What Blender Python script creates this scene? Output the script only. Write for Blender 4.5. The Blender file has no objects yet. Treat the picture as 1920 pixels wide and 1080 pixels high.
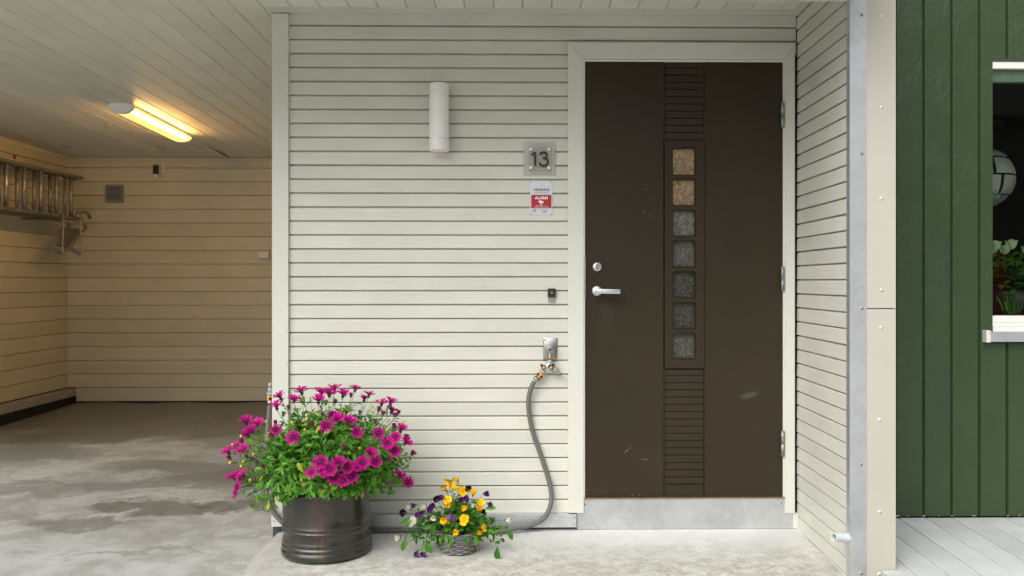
import bpy, bmesh, math, random
from mathutils import Vector, Matrix, Euler
PI = math.pi
R = random.Random(13)
sc = bpy.context.scene
C = bpy.context.scene.collection

# ------------------------------------------------------------------ camera
H = 1.135; D = 4.0; F = 1632.0; U0, V0 = 1012.0, 527.0; TH = math.radians(0.93)
cd = bpy.data.cameras.new('camera'); cam = bpy.data.objects.new('camera', cd); C.objects.link(cam)
cam.location = (0, -D, H); cam.rotation_euler = (PI/2, 0, -TH)
cd.sensor_width = 36; cd.lens = F/1920*36
cd.shift_x = (960-U0)/1920; cd.shift_y = (V0-540)/1920
cd.clip_start = 0.05; cd.clip_end = 2000
sc.camera = cam
sc.render.resolution_x = 1024; sc.render.resolution_y = 576

# ------------------------------------------------------------------ sky, sun, exposure
w = bpy.data.worlds.new('World'); sc.world = w; w.use_nodes = True
nt = w.node_tree
bgn = nt.nodes['Background']
sky = nt.nodes.new('ShaderNodeTexSky'); sky.sky_type = 'NISHITA'; sky.sun_disc = False
SUN_EL, SUN_AZ = math.radians(46), math.radians(214)
sky.sun_elevation = SUN_EL; sky.sun_rotation = SUN_AZ
sky.air_density = 1.0; sky.dust_density = 6.0; sky.ozone_density = 1.0
hs = nt.nodes.new('ShaderNodeHueSaturation'); hs.inputs['Saturation'].default_value = 0.28
nt.links.new(sky.outputs[0], hs.inputs['Color']); nt.links.new(hs.outputs[0], bgn.inputs[0])
bgn.inputs[1].default_value = 0.10
sd = bpy.data.lights.new('sun', 'SUN'); sun = bpy.data.objects.new('sun', sd); C.objects.link(sun)
sd.energy = 1.2; sd.angle = math.radians(65); sd.color = (1.0, 0.99, 0.965)
sdir = Vector((math.sin(SUN_AZ)*math.cos(SUN_EL), math.cos(SUN_AZ)*math.cos(SUN_EL), math.sin(SUN_EL)))
sun.rotation_euler = sdir.to_track_quat('Z', 'Y').to_euler()
vs = sc.view_settings
sc.display_settings.display_device = 'sRGB'
vs.view_transform = 'Standard'; vs.look = 'None'; vs.exposure = 0.70; vs.gamma = 1; vs.use_curve_mapping = False

# ------------------------------------------------------------------ where a pixel of the photo lies in the place
Fv = Vector((math.sin(TH), math.cos(TH), 0)); Rv = Vector((math.cos(TH), -math.sin(TH), 0))
def ray(px, py): return Fv + Rv*((px-U0)/F) + Vector((0, 0, 1))*((V0-py)/F)
def P(px, py, Y=0.0):
    d = ray(px, py); t = (Y+D)/d.y
    return Vector((0, -D, H)) + d*t
def PX(px, py, X):
    d = ray(px, py); t = X/d.x
    return Vector((0, -D, H)) + d*t
CE0, CES = H+1.243, -0.0325        # ceiling height and slope
def ceilz(Y): return CE0+CES*Y
def porchz(Y): return 0.031*min(Y, 0)
def carz(Y): return -0.062+0.026*Y

# ------------------------------------------------------------------ materials
def nd(t, ty, **k):
    n = t.nodes.new(ty)
    for a, b in k.items(): setattr(n, a, b)
    return n
def newmat(name):
    m = bpy.data.materials.new(name); m.use_nodes = True
    return m, m.node_tree, m.node_tree.nodes['Principled BSDF']
def coords(t, rand=True, scale=(1, 1, 1), world=False):
    if world:
        g = nd(t, 'ShaderNodeNewGeometry'); src = g.outputs['Position']
    else:
        g = nd(t, 'ShaderNodeTexCoord'); src = g.outputs['Object']
    if rand:
        oi = nd(t, 'ShaderNodeObjectInfo')
        ml = nd(t, 'ShaderNodeMath', operation='MULTIPLY'); ml.inputs[1].default_value = 37.0
        t.links.new(oi.outputs['Random'], ml.inputs[0])
        ad = nd(t, 'ShaderNodeVectorMath', operation='ADD')
        t.links.new(src, ad.inputs[0]); t.links.new(ml.outputs[0], ad.inputs[1]); src = ad.outputs[0]
    mp = nd(t, 'ShaderNodeMapping'); mp.inputs['Scale'].default_value = scale
    t.links.new(src, mp.inputs[0])
    return mp.outputs[0]
def noise(t, co, s=1.0, det=4, rough=0.5, dist=0.0):
    n = nd(t, 'ShaderNodeTexNoise'); n.inputs['Scale'].default_value = s; n.inputs['Detail'].default_value = det
    n.inputs['Roughness'].default_value = rough; n.inputs['Distortion'].default_value = dist
    t.links.new(co, n.inputs['Vector']); return n.outputs['Fac']
def ramp(t, f, pts, inter='LINEAR'):
    r = nd(t, 'ShaderNodeValToRGB'); cr = r.color_ramp; cr.interpolation = inter
    while len(cr.elements) < len(pts): cr.elements.new(0.5)
    for e, (p, c) in zip(cr.elements, pts):
        e.position = p; e.color = (c, c, c, 1) if isinstance(c, (int, float)) else (*c, 1)
    t.links.new(f, r.inputs[0]); return r.outputs[0]
def mix(t, f, a, b, mode='MIX'):
    n = nd(t, 'ShaderNodeMix', data_type='RGBA', blend_type=mode)
    for s, v in ((0, f), (6, a), (7, b)):
        if hasattr(v, 'links') or hasattr(v, 'is_output'): t.links.new(v, n.inputs[s])
        elif isinstance(v, (int, float)): n.inputs[s].default_value = v
        else: n.inputs[s].default_value = (*v, 1)
    return n.outputs[2]
def mth(t, op, a, b=0.0, clamp=False):
    n = nd(t, 'ShaderNodeMath', operation=op); n.use_clamp = clamp
    for i, v in enumerate((a, b)):
        if isinstance(v, (int, float)): n.inputs[i].default_value = v
        else: t.links.new(v, n.inputs[i])
    return n.outputs[0]
def bump(t, b, h, st=0.3, dist=0.001, prev=None):
    n = nd(t, 'ShaderNodeBump'); n.inputs['Strength'].default_value = st; n.inputs['Distance'].default_value = dist
    t.links.new(h, n.inputs['Height'])
    if prev is not None: t.links.new(prev, n.inputs['Normal'])
    t.links.new(n.outputs[0], b.inputs['Normal']); return n.outputs[0]

def paint(name, col, rough=0.5, grain=1.0, var=0.10, dirt=0.25, gs=(3, 70, 70), dirtcol=None, wrinkle=0):
    m, t, b = newmat(name)
    g1 = coords(t, True, gs); g2 = coords(t, True, (1, 1, 1))
    n1 = noise(t, g1, 1.0, 6, 0.65, 0.6)
    g3 = coords(t, True, (gs[0]*4, gs[1]*3.2, gs[2]*3.2)); n3 = noise(t, g3, 1.0, 3, 0.6)
    n2 = noise(t, g2, 3.0, 5, 0.6)
    n4 = noise(t, g2, 55.0, 3, 0.6)
    base = mix(t, ramp(t, n2, [(0.3, 0), (0.75, 1)]), tuple(c*(1+var*0.5) for c in col), tuple(c*(1-var) for c in col))
    sp = ramp(t, n4, [(0.74, 0), (0.80, 1)])
    base = mix(t, mth(t, 'MULTIPLY', sp, dirt), base, dirtcol or tuple(c*0.45 for c in col))
    # end-to-end wear in thin streaks along the grain
    st = ramp(t, n1, [(0.66, 0), (0.8, 1)])
    base = mix(t, mth(t, 'MULTIPLY', st, dirt*0.5), base, tuple(c*0.72 for c in col))
    oi = nd(t, 'ShaderNodeObjectInfo'); f = mth(t, 'MULTIPLY_ADD', oi.outputs['Random'], 0.09); f.node.inputs[2].default_value = 0.955
    base = mix(t, 1.0, base, f, 'MULTIPLY')
    t.links.new(base, b.inputs['Base Color'])
    rr = ramp(t, n2, [(0.2, rough-0.06), (0.8, min(1, rough+0.12))]); t.links.new(rr, b.inputs['Roughness'])
    p = bump(t, b, n1, min(1, 0.75*grain), 0.0022*max(1, grain))
    p = bump(t, b, n3, min(1, 0.5*grain), 0.0008*max(1, grain), p)
    if wrinkle:
        w1 = noise(t, coords(t, True, (22, 34, 34)), 1.0, 7, 0.62, 1.6)
        msk = ramp(t, noise(t, g2, 5.0, 3, 0.5), [(0.40, 0.15), (0.62, 1)])
        hgt = mth(t, 'MULTIPLY', w1, msk)
        bump(t, b, hgt, 0.9, 0.004*wrinkle, p)
    return m
M = {}
M['paint'] = paint('off_white_wood_paint', (0.61, 0.61, 0.54), 0.5, 1.1, 0.09, 0.3)
M['paint_car'] = paint('carport_cream_wood_paint', (0.60, 0.565, 0.43), 0.6, 0.7)
M['paint_ceil'] = paint('ceiling_wood_paint', (0.68, 0.685, 0.60), 0.55, 0.5)
M['trim'] = paint('smooth_trim_paint', (0.62, 0.625, 0.56), 0.42, 0.4, 0.05, 0.15)
M['frame'] = paint('white_frame_paint', (0.74, 0.73, 0.68), 0.35, 0.2, 0.04, 0.1)
M['green'] = paint('green_wood_paint', (0.031, 0.059, 0.021), 0.36, 0.5, 0.16, 0.35, (6, 60, 60), (0.12, 0.18, 0.11), 1.2)
M['panelm'] = paint('fibre_cement_panel', (0.45, 0.435, 0.375), 0.8, 0.12, 0.05, 0.12, (30, 30, 30))
M['deck'] = paint('pale_grey_deck_paint', (0.545, 0.56, 0.555), 0.5, 0.9, 0.22, 0.45, (2.2, 60, 60))
M['dark'] = None
def plain(name, col, rough=0.5, metal=0.0, nz=0.0, ns=40, coat=0.0, bmp=0.0):
    m, t, b = newmat(name)
    b.inputs['Roughness'].default_value = rough; b.inputs['Metallic'].default_value = metal
    if coat: b.inputs['Coat Weight'].default_value = coat
    if nz or bmp:
        co = coords(t, True); n = noise(t, co, ns, 5, 0.6)
        c = mix(t, ramp(t, n, [(0.3, 0), (0.7, 1)]), tuple(min(1, x*(1+nz)) for x in col), tuple(x*(1-nz) for x in col))
        t.links.new(c, b.inputs['Base Color'])
        if bmp: bump(t, b, n, bmp, 0.001)
    else: b.inputs['Base Color'].default_value = (*col, 1)
    return m
M['dark'] = plain('dark_membrane', (0.012, 0.012, 0.011), 0.8, 0, 0.4, 20)
M['black'] = plain('black_plastic', (0.010, 0.010, 0.010), 0.5)
M['lampwhite'] = plain('white_lamp_enamel', (0.80, 0.80, 0.77), 0.45, 0, 0.03, 5)
M['plasticw'] = plain('white_plastic', (0.7, 0.68, 0.62), 0.4, 0, 0.05, 9)
M['chrome'] = plain('brushed_chrome', (0.40, 0.40, 0.39), 0.30, 1.0, 0.15, 60)
M['handle'] = plain('satin_metal', (0.62, 0.65, 0.68), 0.34, 0.85, 0.06, 60)
M['steel'] = plain('dull_steel', (0.33, 0.33, 0.32), 0.5, 0.8, 0.25, 50)
M['brass'] = plain('brass', (0.50, 0.34, 0.14), 0.35, 0.9, 0.2, 80)
M['orange'] = plain('orange_plastic', (0.85, 0.33, 0.05), 0.4)
M['grayplastic'] = plain('grey_plastic', (0.36, 0.37, 0.37), 0.4, 0, 0.06, 30)
M['plate13'] = plain('frosted_grey_plate', (0.42, 0.42, 0.37), 0.35, 0.2, 0.08, 20)
M['white'] = plain('white_print', (0.8, 0.8, 0.8), 0.4)
M['silver'] = plain('silver_sheet', (0.60, 0.63, 0.66), 0.42, 0.35, 0.04, 15)
M['red'] = plain('red_print', (0.42, 0.01, 0.015), 0.35)
M['greyprint'] = plain('grey_print', (0.25, 0.27, 0.29), 0.5)
M['alu'] = plain('weathered_aluminium', (0.42, 0.41, 0.38), 0.42, 0.8, 0.35, 30)
M['aludark'] = plain('dirty_aluminium_rail', (0.26, 0.25, 0.22), 0.5, 0.7, 0.35, 12)
M['vent'] = plain('grey_vent_plastic', (0.24, 0.25, 0.23), 0.5)
M['magenta_cap'] = plain('magenta_rubber', (0.35, 0.01, 0.12), 0.4)
M['pipe'] = plain('pale_pvc', (0.62, 0.66, 0.68), 0.35, 0, 0.08, 20)
M['sillc'] = plain('sill_concrete', (0.36, 0.34, 0.29), 0.85, 0, 0.25, 25, 0, 0.4)
M['rose'] = plain('pale_green_petal', (0.68, 0.80, 0.48), 0.6)
M['shade'] = plain('white_shade_plastic', (0.50, 0.51, 0.45), 0.45)
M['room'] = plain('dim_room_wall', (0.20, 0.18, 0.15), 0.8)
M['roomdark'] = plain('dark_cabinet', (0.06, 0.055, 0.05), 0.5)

def galv(name, col):
    m, t, b = newmat(name)
    co = coords(t, True, (1, 1, 1)); v = nd(t, 'ShaderNodeTexVoronoi'); v.inputs['Scale'].default_value = 95; v.inputs['Randomness'].default_value = 1
    t.links.new(co, v.inputs['Vector'])
    n = noise(t, co, 6, 6, 0.65); n2 = noise(t, co, 160, 2)
    c = mix(t, ramp(t, n, [(0.3, 0), (0.7, 1)]), tuple(x*1.12 for x in col), tuple(x*0.78 for x in col))
    bw_ = nd(t, 'ShaderNodeRGBToBW'); t.links.new(v.outputs['Color'], bw_.inputs[0]); c = mix(t, 0.07, c, bw_.outputs[0], 'OVERLAY')
    c = mix(t, mth(t, 'MULTIPLY', ramp(t, n2, [(0.62, 0), (0.75, 1)]), 0.25), c, (0.8, 0.82, 0.84))
    hs = nd(t, 'ShaderNodeHueSaturation'); hs.inputs['Saturation'].default_value = 0.85; t.links.new(c, hs.inputs['Color'])
    t.links.new(hs.outputs[0], b.inputs['Base Color'])
    b.inputs['Metallic'].default_value = 0.75
    t.links.new(ramp(t, n, [(0.2, 0.36), (0.8, 0.55)]), b.inputs['Roughness'])
    bump(t, b, n, 0.15, 0.001)
    return m
M['galv'] = galv('galvanised_steel', (0.585, 0.605, 0.62))
M['galvdark'] = plain('dark_steel', (0.10, 0.11, 0.12), 0.5, 0.6)  # dark steel of the flashing nail heads

# brown door
m, t, b = newmat('brown_door_paint'); M['door'] = m
co = coords(t, False, (1, 1, 1)); n = noise(t, co, 2.2, 5, 0.6); n2 = noise(t, co, 260, 3, 0.6)
c = mix(t, ramp(t, n, [(0.3, 0), (0.75, 1)]), (0.041, 0.032, 0.020), (0.032, 0.025, 0.016))
n5 = noise(t, co, 75, 2, 0.5); c = mix(t, mth(t, 'MULTIPLY', ramp(t, n5, [(0.79, 0), (0.81, 1)]), 0.35), c, (0.25, 0.23, 0.19))
sxd = nd(t, 'ShaderNodeSeparateXYZ'); t.links.new(co, sxd.inputs[0])
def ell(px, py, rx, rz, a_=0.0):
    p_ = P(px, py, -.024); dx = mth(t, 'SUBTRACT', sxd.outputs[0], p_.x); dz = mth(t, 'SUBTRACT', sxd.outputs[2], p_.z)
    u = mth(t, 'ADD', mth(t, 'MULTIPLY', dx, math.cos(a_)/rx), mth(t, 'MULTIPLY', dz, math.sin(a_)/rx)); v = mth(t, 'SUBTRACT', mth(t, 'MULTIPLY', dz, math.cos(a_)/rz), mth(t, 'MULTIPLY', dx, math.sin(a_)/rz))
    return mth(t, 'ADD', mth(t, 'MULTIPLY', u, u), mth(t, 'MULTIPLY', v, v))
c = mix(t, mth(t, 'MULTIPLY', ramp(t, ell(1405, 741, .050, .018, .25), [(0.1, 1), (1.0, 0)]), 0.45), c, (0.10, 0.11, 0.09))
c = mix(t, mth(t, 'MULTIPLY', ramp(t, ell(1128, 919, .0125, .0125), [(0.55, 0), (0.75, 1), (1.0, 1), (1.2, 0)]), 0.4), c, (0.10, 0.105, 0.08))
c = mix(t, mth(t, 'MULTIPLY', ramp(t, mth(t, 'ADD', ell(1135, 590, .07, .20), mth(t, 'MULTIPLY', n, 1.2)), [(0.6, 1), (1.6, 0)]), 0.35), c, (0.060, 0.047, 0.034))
t.links.new(c, b.inputs['Base Color']); t.links.new(ramp(t, n, [(0.2, 0.26), (0.8, 0.42)]), b.inputs['Roughness'])
b.inputs['Specular IOR Level'].default_value = 0.12
bump(t, b, n2, 0.12, 0.0004)
M['doorgroove'] = M['door']

# rippled pane
def rippled(name, col, em=None):
    m, t, b = newmat(name)
    co = coords(t, True, (1, 1, 1)); v = nd(t, 'ShaderNodeTexVoronoi'); v.feature = 'SMOOTH_F1'; v.inputs['Scale'].default_value = 72
    n0 = nd(t, 'ShaderNodeTexNoise'); n0.inputs['Scale'].default_value = 90; t.links.new(co, n0.inputs['Vector'])
    mx = nd(t, 'ShaderNodeVectorMath', operation='MULTIPLY_ADD'); mx.inputs[1].default_value = (0.045,)*3
    t.links.new(n0.outputs['Color'], mx.inputs[0]); t.links.new(co, mx.inputs[2]); t.links.new(mx.outputs[0], v.inputs['Vector'])
    cc = mix(t, ramp(t, v.outputs['Distance'], [(0.05, 0), (0.55, 1)]), tuple(x*1.35 for x in col), tuple(x*0.55 for x in col))
    t.links.new(cc, b.inputs['Base Color']); b.inputs['Roughness'].default_value = 0.08
    b.inputs['Specular IOR Level'].default_value = 0.45
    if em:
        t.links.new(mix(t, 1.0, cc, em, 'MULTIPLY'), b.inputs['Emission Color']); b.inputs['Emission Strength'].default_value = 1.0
    bump(t, b, v.outputs['Distance'], 0.7, 0.004)
    return m
M['pane_amber_glow'] = rippled('amber_glow_rippled_pane', (0.125, 0.095, 0.058), (0.55, 0.44, 0.30))  # hall light behind the upper panes, put into colour and emission
M['pane_grey'] = rippled('grey_rippled_pane', (0.085, 0.083, 0.066))
M['pane_pale'] = rippled('pale_rippled_pane', (0.14, 0.135, 0.105))
M['pane_dark'] = rippled('dark_rippled_pane', (0.045, 0.042, 0.030))

# clear window pane
m = bpy.data.materials.new('window_pane'); m.use_nodes = True; t = m.node_tree; t.nodes.clear(); M['glass'] = m
o = nd(t, 'ShaderNodeOutputMaterial'); tr = nd(t, 'ShaderNodeBsdfTransparent'); tr.inputs[0].default_value = (0.86, 0.90, 0.87, 1)
gl = nd(t, 'ShaderNodeBsdfGlossy'); gl.inputs['Roughness'].default_value = 0.02
lw = nd(t, 'ShaderNodeFresnel'); lw.inputs[0].default_value = 1.5
mxs = nd(t, 'ShaderNodeMixShader'); t.links.new(lw.outputs[0], mxs.inputs[0]); t.links.new(tr.outputs[0], mxs.inputs[1]); t.links.new(gl.outputs[0], mxs.inputs[2])
t.links.new(mxs.outputs[0], o.inputs[0])
# clear acrylic
m = bpy.data.materials.new('clear_acrylic'); m.use_nodes = True; t = m.node_tree; t.nodes.clear(); M['acrylic'] = m
o = nd(t, 'ShaderNodeOutputMaterial'); tr = nd(t, 'ShaderNodeBsdfTransparent'); tr.inputs[0].default_value = (0.95, 0.955, 0.93, 1)
gl = nd(t, 'ShaderNodeBsdfGlossy'); gl.inputs['Roughness'].default_value = 0.05
lw = nd(t, 'ShaderNodeFresnel'); lw.inputs[0].default_value = 1.45
mxs = nd(t, 'ShaderNodeMixShader'); t.links.new(lw.outputs[0], mxs.inputs[0]); t.links.new(tr.outputs[0], mxs.inputs[1]); t.links.new(gl.outputs[0], mxs.inputs[2])
t.links.new(mxs.outputs[0], o.inputs[0])

def emis(name, col, s=1.0):
    m = bpy.data.materials.new(name); m.use_nodes = True; t = m.node_tree; t.nodes.clear()
    o = nd(t, 'ShaderNodeOutputMaterial'); e = nd(t, 'ShaderNodeEmission'); e.inputs[0].default_value = (*col, 1); e.inputs[1].default_value = s
    t.links.new(e.outputs[0], o.inputs[0]); return m
m = emis('glowing_diffuser', (1.0, 0.72, 0.26), 1.25); M['diffuser'] = m; t = m.node_tree
tr = nd(t, 'ShaderNodeBsdfTransparent'); tr.inputs[0].default_value = (0.85, 0.62, 0.30, 1); ms = nd(t, 'ShaderNodeMixShader'); ms.inputs[0].default_value = 0.5
em_ = [x for x in t.nodes if x.type == 'EMISSION'][0]; ot_ = [x for x in t.nodes if x.type == 'OUTPUT_MATERIAL'][0]
t.links.new(em_.outputs[0], ms.inputs[1]); t.links.new(tr.outputs[0], ms.inputs[2]); t.links.new(ms.outputs[0], ot_.inputs[0])
M['tube'] = emis('glowing_tube_strip', (1.0, 0.68, 0.42), 108.0)
M['warmspot'] = emis('faint_warm_bulb', (1.0, 0.70, 0.45), 0.3)

# concrete with stains, and painted shade, placed on the floor
def concrete(name, col, dark, blobs=(), wet=0.5, algae=None, fine=1.0):
    m, t, b = newmat(name)
    co = coords(t, False, (1, 1, 1), True)
    nb = noise(t, co, 1.3, 8, 0.68, 0.4); nf = noise(t, co, 14, 8, 0.7); ns = noise(t, co, 170, 3, 0.6)
    c = mix(t, ramp(t, nb, [(0.32, 0), (0.70, 1)]), tuple(x*1.10 for x in col), tuple(x*0.84 for x in col))
    c = mix(t, mth(t, 'MULTIPLY', ramp(t, nf, [(0.45, 0), (0.75, 1)]), 0.30), c, tuple(x*0.66 for x in col))
    sx = nd(t, 'ShaderNodeSeparateXYZ')
    # warp the coordinates so that the stains get ragged edges
    nw = nd(t, 'ShaderNodeTexNoise'); nw.inputs['Scale'].default_value = 2.1; nw.inputs['Detail'].default_value = 10; nw.inputs['Roughness'].default_value = 0.70
    t.links.new(co, nw.inputs['Vector'])
    wv = nd(t, 'ShaderNodeVectorMath', operation='MULTIPLY_ADD'); wv.inputs[1].default_value = (1.5, 0.9, 0)
    t.links.new(nw.outputs['Color'], wv.inputs[0]); t.links.new(co, wv.inputs[2])
    t.links.new(wv.outputs[0], sx.inputs[0])
    tot = None
    patch = ramp(t, noise(t, coords(t, False, (1.2, 1.3, 1), True), 2.2, 10, 0.74, 0.3), [(0.44, 0), (0.57, 1)])
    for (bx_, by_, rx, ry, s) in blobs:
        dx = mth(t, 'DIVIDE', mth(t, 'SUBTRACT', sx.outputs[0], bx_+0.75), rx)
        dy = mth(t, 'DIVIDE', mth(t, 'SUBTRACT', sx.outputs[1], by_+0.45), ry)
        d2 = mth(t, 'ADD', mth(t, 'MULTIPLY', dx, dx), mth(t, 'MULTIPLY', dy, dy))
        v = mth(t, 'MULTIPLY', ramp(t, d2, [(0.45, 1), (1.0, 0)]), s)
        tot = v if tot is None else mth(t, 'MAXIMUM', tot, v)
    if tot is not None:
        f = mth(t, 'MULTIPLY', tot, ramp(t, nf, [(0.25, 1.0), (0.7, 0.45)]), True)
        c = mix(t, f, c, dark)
        c = mix(t, mth(t, 'MULTIPLY', patch, 0.5), c, (0.19, 0.19, 0.158))
        t.links.new(mth(t, 'SUBTRACT', 0.78, mth(t, 'MULTIPLY', f, wet)), b.inputs['Roughness'])
    else: b.inputs['Roughness'].default_value = 0.8
    if algae:
        sy = nd(t, 'ShaderNodeSeparateXYZ'); t.links.new(co, sy.inputs[0])
        edge = ramp(t, mth(t, 'ADD', mth(t, 'MULTIPLY', sy.outputs[1], -1.0), mth(t, 'MULTIPLY', mth(t, 'SUBTRACT', nb, 0.5), 0.35)), [(0.18, 0), (0.44, 1)])
        f = mth(t, 'MULTIPLY', edge, ramp(t, nf, [(0.30, 0.15), (0.6, 0.9)]))
        f = mth(t, 'MULTIPLY', f, ramp(t, noise(t, co, 45, 5, 0.7), [(0.35, 0.45), (0.6, 1)]))
        c = mix(t, f, c, algae)
        mr_ = nd(t, 'ShaderNodeMapRange'); t.links.new(mth(t, 'ADD', sy.outputs[0], mth(t, 'MULTIPLY', mth(t, 'SUBTRACT', nb, 0.5), 0.6)), mr_.inputs[0]); mr_.inputs[1].default_value = -1.22; mr_.inputs[2].default_value = -0.92; mr_.inputs[3].default_value = 1; mr_.inputs[4].default_value = 0
        c = mix(t, mth(t, 'MULTIPLY', mr_.outputs[0], 0.85), c, mix(t, nf, (0.41, 0.415, 0.395), (0.25, 0.245, 0.205)))
        spk = ramp(t, noise(t, coords(t, False, (60, 110, 60), True), 1.0, 3, 0.7), [(0.62, 0), (0.68, 1)])
        c = mix(t, mth(t, 'MULTIPLY', mth(t, 'MULTIPLY', spk, ramp(t, mth(t, 'MULTIPLY', sy.outputs[1], -1.0), [(0.12, 0), (0.3, 1)])), 0.5), c, tuple(x*0.35 for x in col))
    c = mix(t, mth(t, 'MULTIPLY', ramp(t, ns, [(0.35, 1), (0.5, 0)]), 0.22*fine), c, tuple(x*0.45 for x in col))
    pits = ramp(t, noise(t, co, 38, 2, 0.5), [(0.20, 1), (0.24, 0)])
    c = mix(t, mth(t, 'MULTIPLY', pits, 0.6), c, (0.10, 0.09, 0.07))
    wh = ramp(t, noise(t, co, 26, 2, 0.5), [(0.77, 0), (0.79, 1)]); c = mix(t, mth(t, 'MULTIPLY', wh, 0.6), c, (0.6, 0.58, 0.52))
    t.links.new(c, b.inputs['Base Color'])
    p = bump(t, b, nf, 0.25, 0.003); bump(t, b, ns, 0.3*fine, 0.001, p)
    return m
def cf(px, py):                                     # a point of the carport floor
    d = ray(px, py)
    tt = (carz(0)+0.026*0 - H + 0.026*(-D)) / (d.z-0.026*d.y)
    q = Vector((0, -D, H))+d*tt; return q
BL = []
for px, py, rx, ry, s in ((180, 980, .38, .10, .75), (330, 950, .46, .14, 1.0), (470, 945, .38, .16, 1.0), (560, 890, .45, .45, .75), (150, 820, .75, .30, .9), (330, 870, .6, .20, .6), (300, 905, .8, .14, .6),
                          (40, 850, .6, .30, .65), (420, 800, 1.1, .55, .8), (450, 890, .5, .25, .8), (60, 920, .5, .12, .5), (20, 970, .4, .07, .4), (120, 905, .4, .08, .4), (250, 1035, .30, .035, .5), (330, 775, 2.8, .95, .85), (90, 790, .8, .4, .6), (480, 1000, .25, .05, .4)):  # the widest blob paints indoor shade at the back; the others are stains
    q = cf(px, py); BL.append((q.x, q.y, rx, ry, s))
M['carfloor'] = concrete('stained_shaded_carport_concrete', (0.415, 0.425, 0.41), (0.040, 0.039, 0.024), BL, 0.35, None, 0.6)
M['porch'] = concrete('porch_concrete', (0.66, 0.66, 0.635), (0.3, 0.28, 0.2), (), 0, (0.29, 0.28, 0.215), 1.3)
M['ground'] = concrete('driveway_gravel', (0.42, 0.415, 0.40), (0.1, 0.1, 0.09))

# ------------------------------------------------------------------ building helpers
def link(o, parent=None):
    C.objects.link(o)
    if parent is not None: o.parent = parent
    return o
def thing(name, label, cat, loc=(0, 0, 0), group=None, kind=None):
    o = bpy.data.objects.new(name, None); o.empty_display_size = 0.05; o.location = loc; C.objects.link(o)
    tag(o, label, cat, group, kind); return o
def tag(o, label=None, cat=None, group=None, kind=None):
    if label: o['label'] = label
    if cat: o['category'] = cat
    if group: o['group'] = group
    if kind: o['kind'] = kind
    return o
def mesh(name, bm, mats, smooth=False):
    bmesh.ops.recalc_face_normals(bm, faces=bm.faces)
    me = bpy.data.meshes.new(name); bm.to_mesh(me); bm.free()
    for mm in (mats if isinstance(mats, (list, tuple)) else [mats]): me.materials.append(mm)
    if smooth:
        for p in me.polygons: p.use_smooth = True
    return me
def obj(name, bm, mats, parent=None, smooth=False, loc=None, angle=None):
    me = bm if isinstance(bm, bpy.types.Mesh) else mesh(name, bm, mats, smooth)
    if angle is not None:
        for p in me.polygons: p.use_smooth = True
        me.set_sharp_from_angle(angle=math.radians(angle))
    o = bpy.data.objects.new(name, me)
    link(o, parent)
    if parent is not None and parent.type == 'EMPTY' or parent is not None:
        # children are modelled in world coordinates: undo the parent's offset
        o.matrix_parent_inverse = Matrix.Identity(4)
        o.location = (Vector(loc) if loc is not None else Vector((0, 0, 0))) - wloc(parent)
    elif loc is not None: o.location = loc
    return o
def wloc(o):
    v = Vector((0, 0, 0))
    while o is not None: v += Vector(o.location); o = o.parent
    return v
def bx(bm, x0, x1, y0, y1, z0, z1, bev=0.0, mi=0):
    r = bmesh.ops.create_cube(bm, size=1.0)
    for v in r['verts']:
        v.co = Vector(((x0+x1)/2+v.co.x*(x1-x0), (y0+y1)/2+v.co.y*(y1-y0), (z0+z1)/2+v.co.z*(z1-z0)))
    fs = set(f for v in r['verts'] for f in v.link_faces)
    for f in fs: f.material_index = mi
    if bev:
        es = list(set(e for v in r['verts'] for e in v.link_edges))
        rr = bmesh.ops.bevel(bm, geom=es, offset=bev, segments=2, profile=0.6, affect='EDGES')
        for f in rr['faces']: f.material_index = mi
def box(x0, x1, y0, y1, z0, z1, bev=0.0):
    bm = bmesh.new(); bx(bm, x0, x1, y0, y1, z0, z1, bev); return bm
def cyl(bm, a, b_, r0, r1=None, n=16, mi=0, caps=True):
    a, b_ = Vector(a), Vector(b_); r1 = r0 if r1 is None else r1
    d = b_-a; q = d.to_track_quat('Z', 'Y').to_matrix()
    ra = [bm.verts.new(a+q@Vector((math.cos(2*PI*i/n)*r0, math.sin(2*PI*i/n)*r0, 0))) for i in range(n)]
    rb = [bm.verts.new(b_+q@Vector((math.cos(2*PI*i/n)*r1, math.sin(2*PI*i/n)*r1, 0))) for i in range(n)]
    for i in range(n):
        f = bm.faces.new((ra[i], ra[(i+1) % n], rb[(i+1) % n], rb[i])); f.material_index = mi; f.smooth = True
    if caps:
        f = bm.faces.new(ra[::-1]); f.material_index = mi
        f = bm.faces.new(rb); f.material_index = mi
def tube(bm, pts, r, n=8, mi=0, taper=None):
    pts = [Vector(p) for p in pts]; rings = []
    up = Vector((0.31, 0.17, 0.93)).normalized()
    for i, p in enumerate(pts):
        d = (pts[min(i+1, len(pts)-1)]-pts[max(i-1, 0)]).normalized()
        x = d.cross(up)
        if x.length < 1e-3: x = d.cross(Vector((1, 0, 0)))
        x.normalize(); y = d.cross(x).normalized()
        rr = r if taper is None else r*(1+(taper-1)*i/(len(pts)-1))
        rings.append([bm.verts.new(p+x*math.cos(2*PI*k/n)*rr+y*math.sin(2*PI*k/n)*rr) for k in range(n)])
    for A, B in zip(rings, rings[1:]):
        for k in range(n):
            f = bm.faces.new((A[k], A[(k+1) % n], B[(k+1) % n], B[k])); f.smooth = True; f.material_index = mi
    for rg in (rings[0][::-1], rings[-1]):
        f = bm.faces.new(rg); f.material_index = mi
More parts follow.
